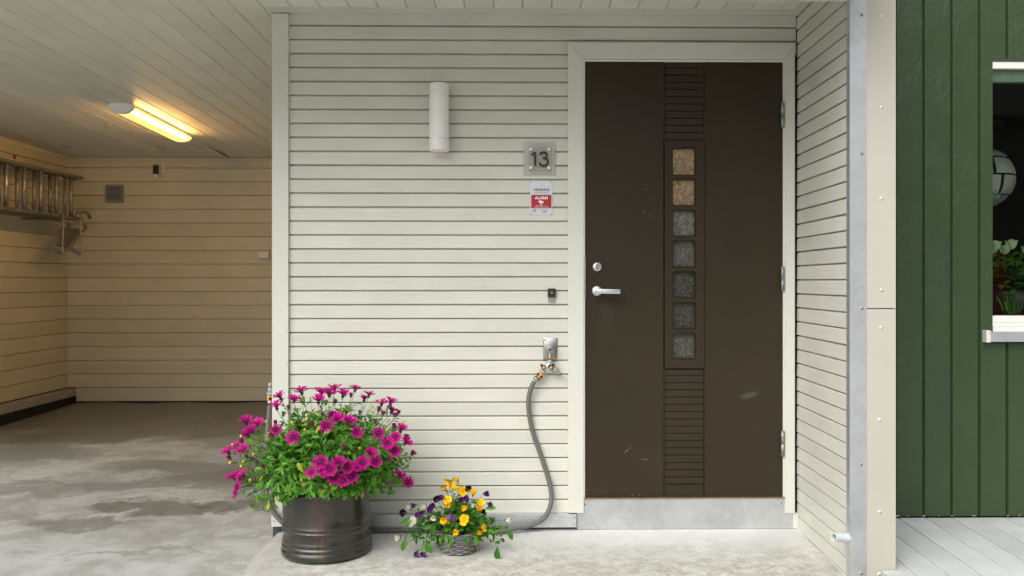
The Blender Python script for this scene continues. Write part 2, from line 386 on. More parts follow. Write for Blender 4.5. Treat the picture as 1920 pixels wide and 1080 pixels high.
def spline(pts, n=8):
    pts = [Vector(p) for p in pts]; out = []
    P_ = [pts[0]*2-pts[1]]+pts+[pts[-1]*2-pts[-2]]
    for i in range(1, len(P_)-2):
        a, b_, c, d = P_[i-1:i+3]
        for k in range(n):
            s = k/n
            out.append(0.5*((2*b_)+(c-a)*s+(2*a-5*b_+4*c-d)*s*s+(3*b_-a-3*c+d)*s**3))
    out.append(pts[-1]); return out
def lathe(bm, prof, n=48, c=(0, 0, 0), mi=0, jit=None):
    rings = []
    for (r, z) in prof:
        rings.append([bm.verts.new((c[0]+math.cos(2*PI*i/n)*r, c[1]+math.sin(2*PI*i/n)*r, c[2]+z)) for i in range(n)])
    for A, B in zip(rings, rings[1:]):
        for i in range(n):
            f = bm.faces.new((A[i], A[(i+1) % n], B[(i+1) % n], B[i])); f.smooth = True; f.material_index = mi
    return rings
def prism(bm, prof, x0, x1, mi=0):
    """closed outline of (y, z) pushed along x"""
    a = [bm.verts.new((x0, y, z)) for y, z in prof]; b_ = [bm.verts.new((x1, y, z)) for y, z in prof]
    n = len(prof)
    for i in range(n): bm.faces.new((a[i], a[(i+1) % n], b_[(i+1) % n], b_[i])).material_index = mi
    bm.faces.new(a[::-1]).material_index = mi; bm.faces.new(b_).material_index = mi

_cache = {}
def board_mesh(L, p, kind, mat):
    """clapboard: x along the board, -y out of the wall, z up; p = pitch"""
    key = (round(L, 4), round(p, 5), kind, mat.name)
    if key in _cache: return _cache[key]
    bm = bmesh.new()
    if kind == 'course':      # small rounded courses of the front wall
        prof = [(0, 0), (-.0178, 0), (-.0192, .0016), (-.0174, p-.0100), (-.0160, p-.0076), (-.0120, p-.0054), (-.002, p-.0050), (-.004, p-.0002), (0, p-.0002)]
    elif kind == 'wide':      # flat boards in the carport
        prof = [(0, 0), (-.0182, 0), (-.0190, .001), (-.0177, p-.008), (-.0135, p-.0046), (-.003, p-.0044), (-.004, p-.0002), (0, p-.0002)]
    elif kind == 'ceil':      # ceiling boards: out = down
        prof = [(0, 0), (-.0125, 0.0005), (-.0190, .0050), (-.0190, p-.0050), (-.0125, p-.0005), (-.002, p-.0005), (0, p-.0005)]
    elif kind == 'green':
        prof = [(0, 0), (-.004, 0), (-.004, .0065), (-.0115, .0068), (-.0185, .0105), (-.0190, .0125), (-.0190, p-.006), (-.0175, p-.0035), (-.011, p), (0, p)]
    elif kind == 'deck':      # flat on top (out = up)
        prof = [(.028, .0022), (-.0006, .0022), (-.002, .0042), (-.002, p-.0042), (-.0006, p-.0022), (.028, p-.0022)]
    segs = max(1, int(L/0.5))
    rings = []
    for s in range(segs+1):
        x = L*s/segs
        rings.append([bm.verts.new((x, y, z)) for y, z in prof])
    n = len(prof)
    for A, B in zip(rings, rings[1:]):
        for i in range(n): bm.faces.new((A[i], A[(i+1) % n], B[(i+1) % n], B[i]))
    bm.faces.new(rings[0][::-1]); bm.faces.new(rings[-1])
    me = mesh('board', bm, mat); _cache[key] = me; return me
def put(name, me, parent, loc, rot=(0, 0, 0), jit=0.0006):
    o = bpy.data.objects.new(name, me); link(o, parent)
    o.location = Vector(loc)-wloc(parent)+Vector((R.uniform(-jit, jit), R.uniform(-jit, jit), R.uniform(-jit, jit)*0.4))
    o.rotation_euler = rot; return o

def text(name, s, mat, parent, x, z, y, h, bold=0.0, stretch=1.0, align='CENTER', depth=0.0006):
    cu = bpy.data.curves.new('txt', 'FONT'); cu.body = s; cu.size = h; cu.align_x = align; cu.extrude = depth; cu.offset = bold
    tmp = bpy.data.objects.new('txt', cu); C.objects.link(tmp)
    dg = bpy.context.evaluated_depsgraph_get(); me = bpy.data.meshes.new_from_object(tmp.evaluated_get(dg))
    bpy.data.objects.remove(tmp)
    me.materials.clear(); me.materials.append(mat)
    me.transform(Matrix.Diagonal((stretch, 1, 1, 1))); me.transform(Matrix.Rotation(PI/2, 4, 'X'))
    o = bpy.data.objects.new(name, me); link(o, parent); o.location = Vector((x, y, z))-wloc(parent); return o

# ================================================================== THE SETTING
XL = -4.14; YB = 3.92                                     # carport side and back
XS = P(1491, 500, 0).x+.0195                                    # face of the porch side wall
XC = P(514, 500, 0).x                                     # house corner
YF = -0.68                                                # front of the dividing wall
gm = box(-400, 400, -400, 400, -0.62, -0.36)
g = obj('ground', gm, M['ground']); tag(g, kind='structure')
# carport floor
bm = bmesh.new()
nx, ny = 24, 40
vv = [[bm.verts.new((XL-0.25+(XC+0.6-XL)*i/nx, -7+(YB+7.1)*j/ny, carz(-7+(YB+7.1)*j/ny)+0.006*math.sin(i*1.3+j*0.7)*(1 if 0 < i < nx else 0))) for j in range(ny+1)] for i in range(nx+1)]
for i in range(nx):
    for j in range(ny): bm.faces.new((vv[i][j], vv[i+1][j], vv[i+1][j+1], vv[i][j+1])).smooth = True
o = obj('carport_floor', bm, M['carfloor']); tag(o, 'stained grey concrete carport floor, indoor shade coloured in at the back', kind='structure')
# porch slab with a soft worn left edge
bm = bmesh.new()
xe = P(530, 988, 0).x
xs = [(xe-0.10, -0.080), (xe-0.07, -0.064), (xe-0.042, -0.040), (xe-0.018, -0.013), (xe+0.02, -0.003), (xe+0.06, 0)]+[(xe+0.1+i*0.15, 0.0) for i in range(16)]
xs = [q for q in xs if q[0] < XS+0.02]+[(XS+0.03, 0)]
ys = [-7+0.25*j for j in range(29)]+[0.03]
vv = [[bm.verts.new((x+(0.014*math.sin(y*9)+0.010*math.sin(y*23)+0.006*math.sin(y*61) if dz < 0 else 0), y, porchz(y)+dz)) for y in ys] for x, dz in xs]
for i in range(len(xs)-1):
    for j in range(len(ys)-1): bm.faces.new((vv[i][j], vv[i+1][j], vv[i+1][j+1], vv[i][j+1])).smooth = True
o = obj('porch_slab', bm, M['porch']); tag(o, 'raised pale concrete slab before the front door', kind='structure')

# ------------------------------------------------------------------ front wall of the house
p1 = (P(600, 961, 0).z and (P(600, 48.6, 0).z-P(600, 961.5, 0).z)/35)
zb = P(560, 961.5, 0).z
fw = thing('front_wall', 'off-white clapboard wall beside the brown front door', 'wall', (0, 0, 0), kind='thing')
xl = P(544.5, 500, 0).x; xr = P(1064.5, 500, 0).x; xrr = P(1490.5, 500, 0).x
obj('wall_core', box(XC+0.03, XS+0.15, 0.003, 0.10, -0.1, CE0+0.2), M['dark'], fw)
for k in range(33):
    put('board', board_mesh(xr-xl, p1, 'course', M['paint']), fw, (xl, 0, zb+k*p1), jit=0.0009)
for k in (33, 34):
    put('board', board_mesh(xrr-xl, p1, 'course', M['paint']), fw, (xl, 0, zb+k*p1), jit=0.0005)
zt = zb+35*p1
obj('board', box(xl, xrr, -.0185, 0, zt, CE0-0.005), M['paint'], fw)
obj('top_moulding', box(P(504, 20, 0).x, xrr, -.031, -.019, P(900, 29, 0).z, CE0+0.003), M['paint'], fw)
cpz = P(530, 29.5, 0).z
obj('corner_post', box(XC, xl-0.0005, -.034, 0.004, P(530, 961.5, 0).z, cpz, 0.0015), M['trim'], fw)
# side of the house that looks into the carport
obj('return_board', box(XC+0.004, XC+0.03, 0.0045, 0.12, -0.02, CE0-.01), M['trim'], fw)
nb = 17; pw = (P(300, 314.8, YB).z-P(300, 725.5, YB).z)/16
for k in range(-1, 18):
    put('board', board_mesh(YB-0.12, pw, 'wide', M['paint_car']), fw, (XC+0.03, YB, P(300, 725.5, YB).z+k*pw), (0, 0, -PI/2))
# plinth behind the flashing
obj('plinth', box(XC-0.002, P(1094, 980, 0).x, -.012, 0.03, -0.13, zb-0.004), plain('dark_plinth', (0.045, 0.055, 0.062), 0.7, 0, 0.2, 30), fw)
fl = obj('base_flashing', box(P(700, 980, 0).x-0.05, P(1080, 980, 0).x, -.046, -.013, P(900, 989, -.04).z, P(900, 964.5, -.04).z, 0.001), M['galv'], fw)
obj('base_flashing', box(P(510.5, 975, -.03).x, P(700, 980, 0).x-0.052, -.044, -.013, P(520, 986, -.03).z, P(520, 965, -.03).z, 0.001), M['trim'], fw)
for q in ((1077, 970), (1077, 983), (513.5, 977)):
    c = P(q[0], q[1], -.046); bm = bmesh.new(); cyl(bm, (c.x, -.0455, c.z), (c.x, -.0475, c.z), .0028, n=8); obj('nail', bm, M['galvdark'], fw)
for q in ((538, 228), (537, 680), (537, 620)):
    c = P(*q, -.034); bm = bmesh.new(); cyl(bm, (c.x, -.033, c.z), (c.x+.002, -.038, c.z+.001), .003, n=8); obj('nail', bm, M['trim'], fw)

# ------------------------------------------------------------------ front door
dr = thing('front_door', 'dark brown front door with a column of seven small rippled panes', 'door', (P(1282, 931, 0).x, -.02, P(1282, 931, 0).z), kind='thing')
YD = -.024
X = lambda px, y=500, Y=YD: P(px, y, Y).x
Z = lambda py, x=1282, Y=YD: P(x, py, Y).z
x0, x1, z0, z1 = X(1098), X(1467), Z(931), Z(116)
xa, xb = X(1244.5), X(1320.5)
obj('door_leaf', box(x0, xa-.0006, YD, YD+.05, z0, z1, .0015), M['door'], dr)
obj('door_leaf', box(xb+.0006, x1, YD, YD+.05, z0, z1, .0015), M['door'], dr)
obj('door_core', box(xa-.002, xb+.002, YD+.006, YD+.012, z0, z1), M['door'], dr) if False else None
wz0, wz1 = Z(690), Z(266)
obj('groove_backing', box(xa, xb, YD+.0065, YD+.05, z0, wz0), M['door'], dr)
obj('groove_backing', box(xa, xb, YD+.0065, YD+.05, wz1, z1), M['door'], dr)
# narrow fillets each side of the slats
xs0, xs1 = X(1247.5), X(1318)
def slat(za, zb_):
    bm = bmesh.new(); c = .0022
    prism(bm, [(YD+.0065, za), (YD+.001, za), (YD-.0002, za+.001), (YD-.0002, zb_-.0036), (YD+.0045, zb_), (YD+.0065, zb_)], xs0, xs1); return bm
ys_ = [690+2]+[703.5+13.61*i for i in range(16)]
for a, b_ in zip(ys_, ys_[1:]): obj('slat', slat(Z(b_)+.0012, Z(a)-.0008), M['door'], dr)
obj('bottom_panel', box(xs0, xs1, YD, YD+.0065, z0, Z(909.5), .001), M['door'], dr)
ys_ = [117.5]+[127+13.45*i for i in range(11)]
for a, b_ in zip(ys_, ys_[1:]): obj('slat', slat(Z(b_)+.0012, Z(a)-.0008), M['door'], dr)
# moulded panel with seven rounded openings
wf = None
bm = bmesh.new()
fx0, fx1 = X(1246), X(1319)
hx0, hx1 = X(1261.0), X(1303.0)
holes = [(278.5, 328), (337.5, 385), (394.5, 442), (452, 500), (509.5, 557), (567, 616), (625, 672)]
cuts = [wz1]+[Z((holes[i][1]+holes[i+1][0])/2) for i in range(6)]+[wz0]
def rrect(x0, x1, z0, z1, r, n=4):
    pts = []
    for cx, cz, a0 in ((x1-r, z1-r, 0), (x0+r, z1-r, PI/2), (x0+r, z0+r, PI), (x1-r, z0+r, 1.5*PI)):
        for k in range(n+1):
            a = a0+PI/2*k/n; pts.append((cx+r*math.cos(a), cz+r*math.sin(a)))
    return pts
Yp = YD-.006
for i, (ya, yb) in enumerate(holes):
    za, zb_ = Z(yb), Z(ya); t0, t1 = cuts[i], cuts[i+1]
    inner = rrect(hx0, hx1, za, zb_, .007); n = len(inner)
    outer = []
    cx, cz = (hx0+hx1)/2, (za+zb_)/2
    ox0, ox1, oz0, oz1 = X(1250.5), X(1315.5), t1, t0
    if i == 0: oz1 = Z(270.5)
    if i == 6: oz0 = Z(686)
    q = rrect(ox0, ox1, oz0, oz1, .00001)
    lo = [bm.verts.new((x, Yp, z)) for x, z in q]
    mi_ = [bm.verts.new((x, Yp, z)) for x, z in rrect(hx0-.004, hx1+.004, za-.004, zb_+.004, .010)]
    ri = [bm.verts.new((x, Yp-.0040, z)) for x, z in rrect(hx0-.0012, hx1+.0012, za-.0012, zb_+.0012, .008)]
    ri2 = [bm.verts.new((x, Yp+.002, z)) for x, z in rrect(hx0+.0012, hx1-.0012, za+.0012, zb_-.0012, .007)]
    dp = [bm.verts.new((x, Yp+.032, z)) for x, z in rrect(hx0+.0016, hx1-.0016, za+.0016, zb_-.0016, .006)]
    for A, B in ((lo, mi_), (mi_, ri), (ri, ri2), (ri2, dp)):
        for k in range(n):
            try: bm.faces.new((A[k], A[(k+1) % n], B[(k+1) % n], B[k]))
            except ValueError: pass
bmesh.ops.remove_doubles(bm, verts=bm.verts, dist=.00005)
wf = obj('glazing_frame', bm, M['door'], dr, angle=35)
# outer rim of the moulded panel
bm = bmesh.new()
for (a, b_, c, d) in ((1246, 1250.4, 266, 690), (1315.6, 1320, 266, 690)):
    prism(bm, [(YD+.004, 0), (YD-.0035, 0), (YD-.0035, 1), (YD+.004, 1)], 0, 1) if False else None
    bx(bm, X(a), X(b_), YD-.0085, YD+.006, Z(d), Z(c), .0012)
bx(bm, X(1250.5), X(1315.5), YD-.0084, YD+.006, Z(270.2), Z(266), .0012)
bx(bm, X(1250.5), X(1315.5), YD-.0084, YD+.006, Z(690), Z(686.3), .0008)
obj('frame_rim', bm, M['door'], dr)
for i, (ya, yb) in enumerate(holes):
    mt = M[('pane_amber_glow', 'pane_amber_glow', 'pane_pale', 'pane_grey', 'pane_dark', 'pane_dark', 'pane_grey')[i]]  # same glass throughout; how bright each pane looks is coloured in
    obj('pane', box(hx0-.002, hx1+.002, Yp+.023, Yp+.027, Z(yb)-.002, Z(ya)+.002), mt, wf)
# lock and handle
lc = P(1119.5, 500.5, YD)
bm = bmesh.new(); lathe(bm, [(0, .011), (.0175, .0105), (.0200, .008), (.0218, 0)], 28)
for v in bm.verts: v.co = Vector((v.co.x, -v.co.z, v.co.y))
lk = obj('lock', bm, M['handle'], dr, loc=(lc.x, YD-.0002, lc.z), angle=50)
bm = bmesh.new()
pr = rrect(-.009, .009, -.0135, .0135, .0085); a = [bm.verts.new((x, -.0105, z+.002)) for x, z in pr]; b2 = [bm.verts.new((x, -.0125, z+.002)) for x, z in pr]
for k in range(len(a)): bm.faces.new((a[k], a[(k+1) % len(a)], b2[(k+1) % len(a)], b2[k]))
bm.faces.new(b2); obj('key_cover', bm, M['chrome'], lk, loc=(lc.x, YD, lc.z))
bm = bmesh.new(); cyl(bm, (0, -.0120, 0), (0, -.0145, 0), .0072); cyl(bm, (0, -.0146, -.001), (0, -.0149, -.001), .0022, n=8, mi=1)
obj('lock_cylinder', bm, [M['brass'], M['black']], lk, loc=(lc.x, YD, lc.z-.006))
hc = P(1119, 545.5, YD)
bm = bmesh.new(); lathe(bm, [(0, .009), (.0195, .0085), (.0222, .006), (.0235, 0)], 28)
for v in bm.verts: v.co = Vector((v.co.x, -v.co.z, v.co.y))
hd = obj('handle', bm, M['handle'], dr, loc=(hc.x, YD-.0002, hc.z), angle=50)
bm = bmesh.new()
cyl(bm, (0.005, -.008, 0), (0.005, -.045, 0), .009, n=16)
bx(bm, -.006, .102, -.062, -.044, -.0115, .0095, .003)
for v in bm.verts:
    if v.co.x > .03: v.co.z += -(v.co.x-.03)*0.02
obj('lever', bm, M['handle'], hd, loc=(hc.x-.001, YD, hc.z), angle=40)
# hinges
for ya, yb in ((192, 238), (500, 545), (808, 855)):
    bm = bmesh.new(); hx = X(1467.5, Y=-.045); za, zb_ = Z(yb, 1467, -.045), Z(ya, 1467, -.045); zm = (za+zb_)/2
    cyl(bm, (hx, -.044, za), (hx, -.044, zm-.0006), .0078, n=14); cyl(bm, (hx, -.044, zm+.0006), (hx, -.044, zb_), .0078, n=14)
    cyl(bm, (hx, -.044, zb_), (hx, -.044, zb_+.004), .0062, .003, n=12); cyl(bm, (hx, -.044, za-.004), (hx, -.044, za), .003, .0062, n=12)
    bx(bm, hx-.003, hx+.012, -.042, -.034, za+.004, zb_-.004)
    obj('hinge', bm, M['steel'], dr)
obj('strike_plate', box(X(1095.6, Y=-.03), X(1098, Y=-.03), -.0335, -.02, Z(560), Z(481)), M['steel'], dr)
# scratches and chips on the leaf
bm = bmesh.new()
for (sx, sy, l, a) in ((1210, 345, 2.5, 100), (1212, 355, 4, 95), (1208, 398, 6, 98), (1216, 405, 4, 60), (1221, 370, 1.5, 0), (1205, 470, 2, 10), (1221, 462, 2, 80), (1233, 461, 1.5, 0), (1175, 845, 11, 42), (1183, 840, 4, 40),
                       (1210, 861, 16, 2), (1168, 720, 2, 30), (1414, 797, 1.5, 0), (1447, 880, 2, 90), (1186, 928, 6, 0), (1199, 928, 4, 0), (1100, 918, 4, 90), (1100, 926, 3, 90), (1305, 404, 1.2, 0), (1300, 302+50, 1.2, 0)):
    p_ = P(sx, sy, YD); L = l/408/2; w_ = .0006; ca, sa = math.cos(math.radians(a)), math.sin(math.radians(a))
    q = [(L, -w_*.3), (L*.2, -w_), (-L, -w_*.5), (-L, w_*.5), (0, w_), (L, w_*.4)]
    bm.faces.new([bm.verts.new((p_.x+u*ca-v*sa, YD-.0004, p_.z+u*sa+v*ca)) for u, v in q])
obj('scratch', bm, plain('bare_chip', (0.42, 0.40, 0.33), 0.6), dr)

# casing, jamb, threshold
cs = thing('door_casing', 'mitred off-white casing round the brown front door', 'door frame', (P(1282, 961, 0).x, 0, P(1282, 961, 0).z), kind='thing')
YC = -.040
def quad_prism(pts, ya, yb):
    bm = bmesh.new(); a = [bm.verts.new((x, ya, z)) for x, z in pts]; b_ = [bm.verts.new((x, yb, z)) for x, z in pts]; n = len(pts)
    for i in range(n): bm.faces.new((a[i], a[(i+1) % n], b_[(i+1) % n], b_[i]))
    bm.faces.new(a[::-1]); bm.faces.new(b_); bmesh.ops.bevel(bm, geom=list(bm.edges), offset=.001, segments=1, affect='EDGES'); return bm
cx = lambda p_, y=500: P(p_, y, YC).x
cz = lambda p_, x=1282: P(x, p_, YC).z
gp = .0006
obj('casing_board', quad_prism([(cx(1065), cz(961)), (cx(1094.5), cz(961)), (cx(1094.5), cz(111)), (cx(1065), cz(80))], -.005, YC), M['trim'], cs)
obj('casing_board', quad_prism([(cx(1065)+gp, cz(80)+gp), (cx(1094.5)+gp, cz(111)+gp), (cx(1472.5)-gp, cz(111)+gp), (cx(1490.5)-gp, cz(80)+gp)], -.005, YC), M['trim'], cs)
obj('casing_board', quad_prism([(cx(1472.5), cz(963)), (cx(1490.5), cz(963)), (cx(1490.5), cz(80)), (cx(1472.5), cz(111))], -.005, YC), M['trim'], cs)
jy = -.033
obj('jamb', box(cx(1094.6), P(1098, 500, jy).x-.0025, jy, .06, cz(935), cz(111)-.001, .001), M['frame'], cs)
obj('jamb', box(P(1467.3, 500, jy).x+.0035, cx(1472.4), jy, .06, cz(935), cz(111)-.001, .001), M['frame'], cs)
obj('jamb_head', box(P(1098, 500, jy).x-.002, P(1467.3, 500, jy).x+.003, jy, .06, P(1282, 115.3, jy).z, cz(111)-.001, .001), M['frame'], cs)
th = thing('door_threshold', 'galvanised steel kick plate under the brown front door', 'threshold', (P(1282, 990, 0).x, 0, 0), kind='thing')
tx0, tx1 = P(1082, 960, -.028).x, P(1486, 960, -.028).x
tz1 = P(1282, 934.5, -.03).z
obj('steel_plate', box(tx0, tx1, -.030, -.016, .001, tz1, .0008), M['galv'], th)
obj('sill_strip', box(P(1094, 930, 0).x, P(1474, 930, 0).x, -.036, .05, tz1+.0006, P(1282, 932.2, -.03).z), plain('brown_sill_wood', (0.16, 0.085, 0.045), 0.5, 0, 0.3, 30), th)
obj('gap_filler', box(tx1+.001, XS-.0005, -.028, -.010, .001, cz(963)-.002), M['trim'], th)
def screw(parent, c, r=.0052, nrm=-1, mats=None, axis='y'):
    bm = bmesh.new()
    lathe(bm, [(0, r*.62), (r*.5, r*.56), (r*.85, r*.34), (r, 0)], 14, mi=0)
    cyl(bm, (0, 0, r*.50), (0, 0, r*.66), r*.33, n=6, mi=1)
    for v in bm.verts: v.co = Vector((v.co.x, -v.co.z, v.co.y))
    return obj('screw', bm, mats or [M['steel'], M['black']], parent, loc=c, angle=50)
for q in ((1096.5, 946), (1465, 943), (1480, 982)):
    c = P(*q, -.031); screw(th, (c.x, -.0302, c.z), .0045 if q[1] < 980 else .003)

# ------------------------------------------------------------------ carport walls and ceiling
bw = thing('carport_back_wall', 'cream clapboard wall closing the back of the carport', 'wall', (-2.6, YB, 0), kind='thing')
bz0 = P(300, 725.5, YB).z
obj('wall_core', box(XL-.3, XC+.2, YB+.003, YB+.12, -.2, CE0+.1), M['dark'], bw)
for k in range(-1, 17):
    L = XC-XL+.06
    if k == -1:
        bot = P(300, 751.3, YB).z
        obj('board', box(P(145, 740, YB).x, XC+.06, YB-.0185, YB, bot, bz0-.004), M['paint_car'], bw)
    elif k == 16:
        obj('board', box(XL, XC+.06, YB-.0185, YB, bz0+16*pw, ceilz(YB)-.004), M['paint_car'], bw)
    else: put('board', board_mesh(L, pw, 'wide', M['paint_car']), bw, (XL, YB, bz0+k*pw))
obj('top_trim', box(XL+.02, XC+.03, YB-.028, YB-.019, ceilz(YB)-.022, ceilz(YB)-.003), M['paint_car'], bw)
bm = bmesh.new()
for (sx, sy, l, a) in ((207, 590, 7, 80), (206, 638, 11, 84), (199, 712, 9, 90), (366, 593, 13, 4), (379, 664, 5, 10), (386, 663, 3, 60), (174, 703, 2, 0), (468, 579, 5, 5), (324, 724, 2, 0)):
    p_ = P(sx, sy, YB-.02); L = l/206/2; w_ = .0022; ca, sa = math.cos(math.radians(a)), math.sin(math.radians(a))
    bm.faces.new([bm.verts.new((p_.x+u*ca-v*sa, YB-.0204, p_.z+u*sa+v*ca)) for u, v in [(L, -w_*.3), (-L, -w_), (-L*.9, w_), (L, w_*.4)]])
obj('scuff', bm, plain('dark_scuff', (0.07, 0.055, 0.04), 0.8), bw)
sw = thing('carport_side_wall', 'cream clapboard carport wall behind the hanging ladder', 'wall', (XL, 1.5, 0), kind='thing')
SY0 = 1.1
obj('wall_core', box(XL-.12, XL-.003, SY0, YB, -.1, CE0+.1), M['dark'], sw)
for k in range(0, 17):
    put('board', board_mesh(YB-SY0, pw, 'wide', M['paint_car']), sw, (XL, SY0, bz0+k*pw), (0, 0, PI/2))
obj('top_trim', box(XL, XL+.03, SY0, YB-.03, bz0+16.55*pw, ceilz(YB)+.005), M['paint_car'], sw)
sz = P(131, 726.5, YB).z; xk = P(145, 740, YB).x
bm = bmesh.new(); prism(bm, [(0, 0), (.075, 0), (.075, .058), (.055, .070), (0, .074)], 0, 1)
bm.free()
zc0, zc1 = P(138, 741.5, YB).z, P(138, 727.2, YB).z
obj('plinth_ledge', box(XL-.01, xk, SY0, YB-.001, zc0, zc1-.004, .004), M['sillc'], sw)
bm = bmesh.new()
bx(bm, XL-.01, xk-.012, SY0, YB-.001, -.25, zc0)
obj('plinth_membrane', bm, M['dark'], sw)

rf = thing('carport_ceiling', 'pale boarded carport ceiling with its fascia over the door', 'ceiling', (-1.5, 0, CE0), kind='thing')
ang = math.atan(CES)
pc = 53.5/408
xg = P(604, 20, 0).x
slen = 0.66
nL = int((xg-XL)/pc)+1
ca_ = math.cos(ang)
for k in range(-nL, 40):
    xk0 = xg+k*pc
    if xk0 > XS-.01: break
    wdt = min(pc, XS-.005-xk0)
    longb = (xk0+pc*0.5) < XC+.05
    L = (YB+slen) if longb else slen-.002
    me = board_mesh(L, wdt, 'ceil', M['paint_ceil'])
    o = bpy.data.objects.new('board', me); link(o, rf)
    # local x -> +Y (sloping), local z -> +X, local -y -> down
    mat = Matrix(((0, 0, 1), (math.cos(ang), math.sin(ang)*-1, 0), (math.sin(ang), math.cos(ang), 0)))
    mm = mat.to_4x4(); o.matrix_world = mm
    o.location = Vector((xk0, -slen, ceilz(-slen)+.019+R.uniform(-.0006, .0006)))-wloc(rf)
obj('roof_deck', quad_prism([(0, 0), (1, 0), (1, 1)], 0, 1), M['dark'], rf).hide_render = False
bpy.data.objects.remove(rf.children[-1])
bm = bmesh.new(); prism(bm, [(-1.02, ceilz(-1.0)+.05), (YB+.15, ceilz(YB)+.05), (YB+.15, ceilz(YB)+.25), (-1.02, ceilz(-1.0)+.25)], XL-.3, XS-.002)
obj('roof_deck', bm, M['paint_ceil'], rf)
fz = P(700, 2.2, -.64).z
obj('fascia', box(XL-.3, XS-.003, -.70, -.662, fz, ceilz(-.66)+.10, .002), M['trim'], rf)
obj('eave_soffit', box(XL-.3, XS-.003, -1.0, -.702, fz+.06, fz+.08), M['paint_ceil'], rf)
obj('eave_fascia', box(XL-.3, XS-.003, -1.03, -1.002, fz+.03, ceilz(-1)+.2), M['trim'], rf)
obj('side_moulding', box(XS-.032, XS-.0205, -.655, -.032, P(1480, 34, 0).z, CE0+.003), M['paint'], rf)
# a warped ceiling joint near the back
def CP(px, py, drop=0.0):
    d = ray(px, py); o_ = Vector((0, -D, H))
    tt = (CE0-drop+CES*(-D) - H)/(d.z-CES*d.y); return o_+d*tt
bm = bmesh.new()
q = [CP(378, 268.5, .002), CP(400, 279, .002), CP(420, 288, .002), CP(435, 298, .002), CP(424, 293, .002), CP(402, 281.5, .002)]
bm.faces.new([bm.verts.new(v) for v in q]); obj('open_joint', bm, M['dark'], rf)

# ------------------------------------------------------------------ dividing wall
dw = thing('dividing_wall', 'clapboard porch wall with steel-edged cement panel end', 'wall', (1.3, -.3, 0), kind='thing')
zs = P(1491, 523.6, -.0).z
obj('wall_core', box(XS+.003, XS+.16, YF+.012, .3, -.3, 3.0), M['dark'], dw)
for k in range(-19, 21):
    z = zs+k*p1
    put('board', board_mesh(-YF-.012-.022, p1, 'course', M['paint']), dw, (XS, -.022, z), (0, 0, -PI/2), 0.0008)
Xe0 = P(1593.5, 500, YF).x; Xe1 = P(1597.5, 500, YF-.005).x; Xe2 = P(1625.5, 500, YF-.005).x; Xe3 = P(1680, 500, YF-.005).x
XS2 = Xe0
bm = bmesh.new()
bx(bm, XS-.021, Xe2, YF-.0045, YF-.0030, -.35, 2.9)
bx(bm, XS-.0225, XS-.0210, YF-.0045, YF+.030, -.35, 2.9)
obj('corner_flashing', bm, M['galv'], dw)
zj = P(1654, 578.8, YF).z
obj('cement_panel', box(Xe2+.0003, Xe3, YF-.0035, YF+.008, zj+.0022, 2.9, .0006), M['panelm'], dw)
obj('cement_panel', box(Xe2+.0003, Xe3, YF-.0035, YF+.008, -.35, zj-.0016, .0006), M['panelm'], dw)
obj('panel_backing', box(XS+.1601, Xe3-.003, YF+.0085, .0, -.3, 2.9), M['trim'], dw)
for q in ((1616, 28), (1616, 288), (1616, 578), (1615, 871), (1615, 1075)):
    c = P(*q, YF-.006); screw(dw, (c.x, YF-.0048, c.z), .0065)
for q in ((1654, 30), (1653, 201), (1653, 372), (1653, 544), (1652.5, 614.5), (1650, 787), (1650, 960), (1649, 1077)):
    c = P(*q, YF-.006); screw(dw, (c.x, YF-.0038, c.z), .0068, mats=[M['plasticw'], M['black']])
# drain stub
ds = thing('drain_pipe', 'short pale pipe stub poking out at the foot of the steel corner', 'pipe', P(1590, 1009, -.66))
a = P(1597, 1009.5, -.66); b_ = P(1563.5, 1007, -.70)
bm = bmesh.new(); N = 20
q = (b_-a).to_track_quat('Z', 'Y').to_matrix()
Ln = (b_-a).length
prof = [(.0185, 0), (.0155, Ln), (.0125, Ln), (.0135, Ln*.4), (0.0, Ln*.4)]
lathe(bm, prof, N)
for v in bm.verts: v.co = a+q@v.co
obj('pipe', bm, M['pipe'], ds, angle=40)

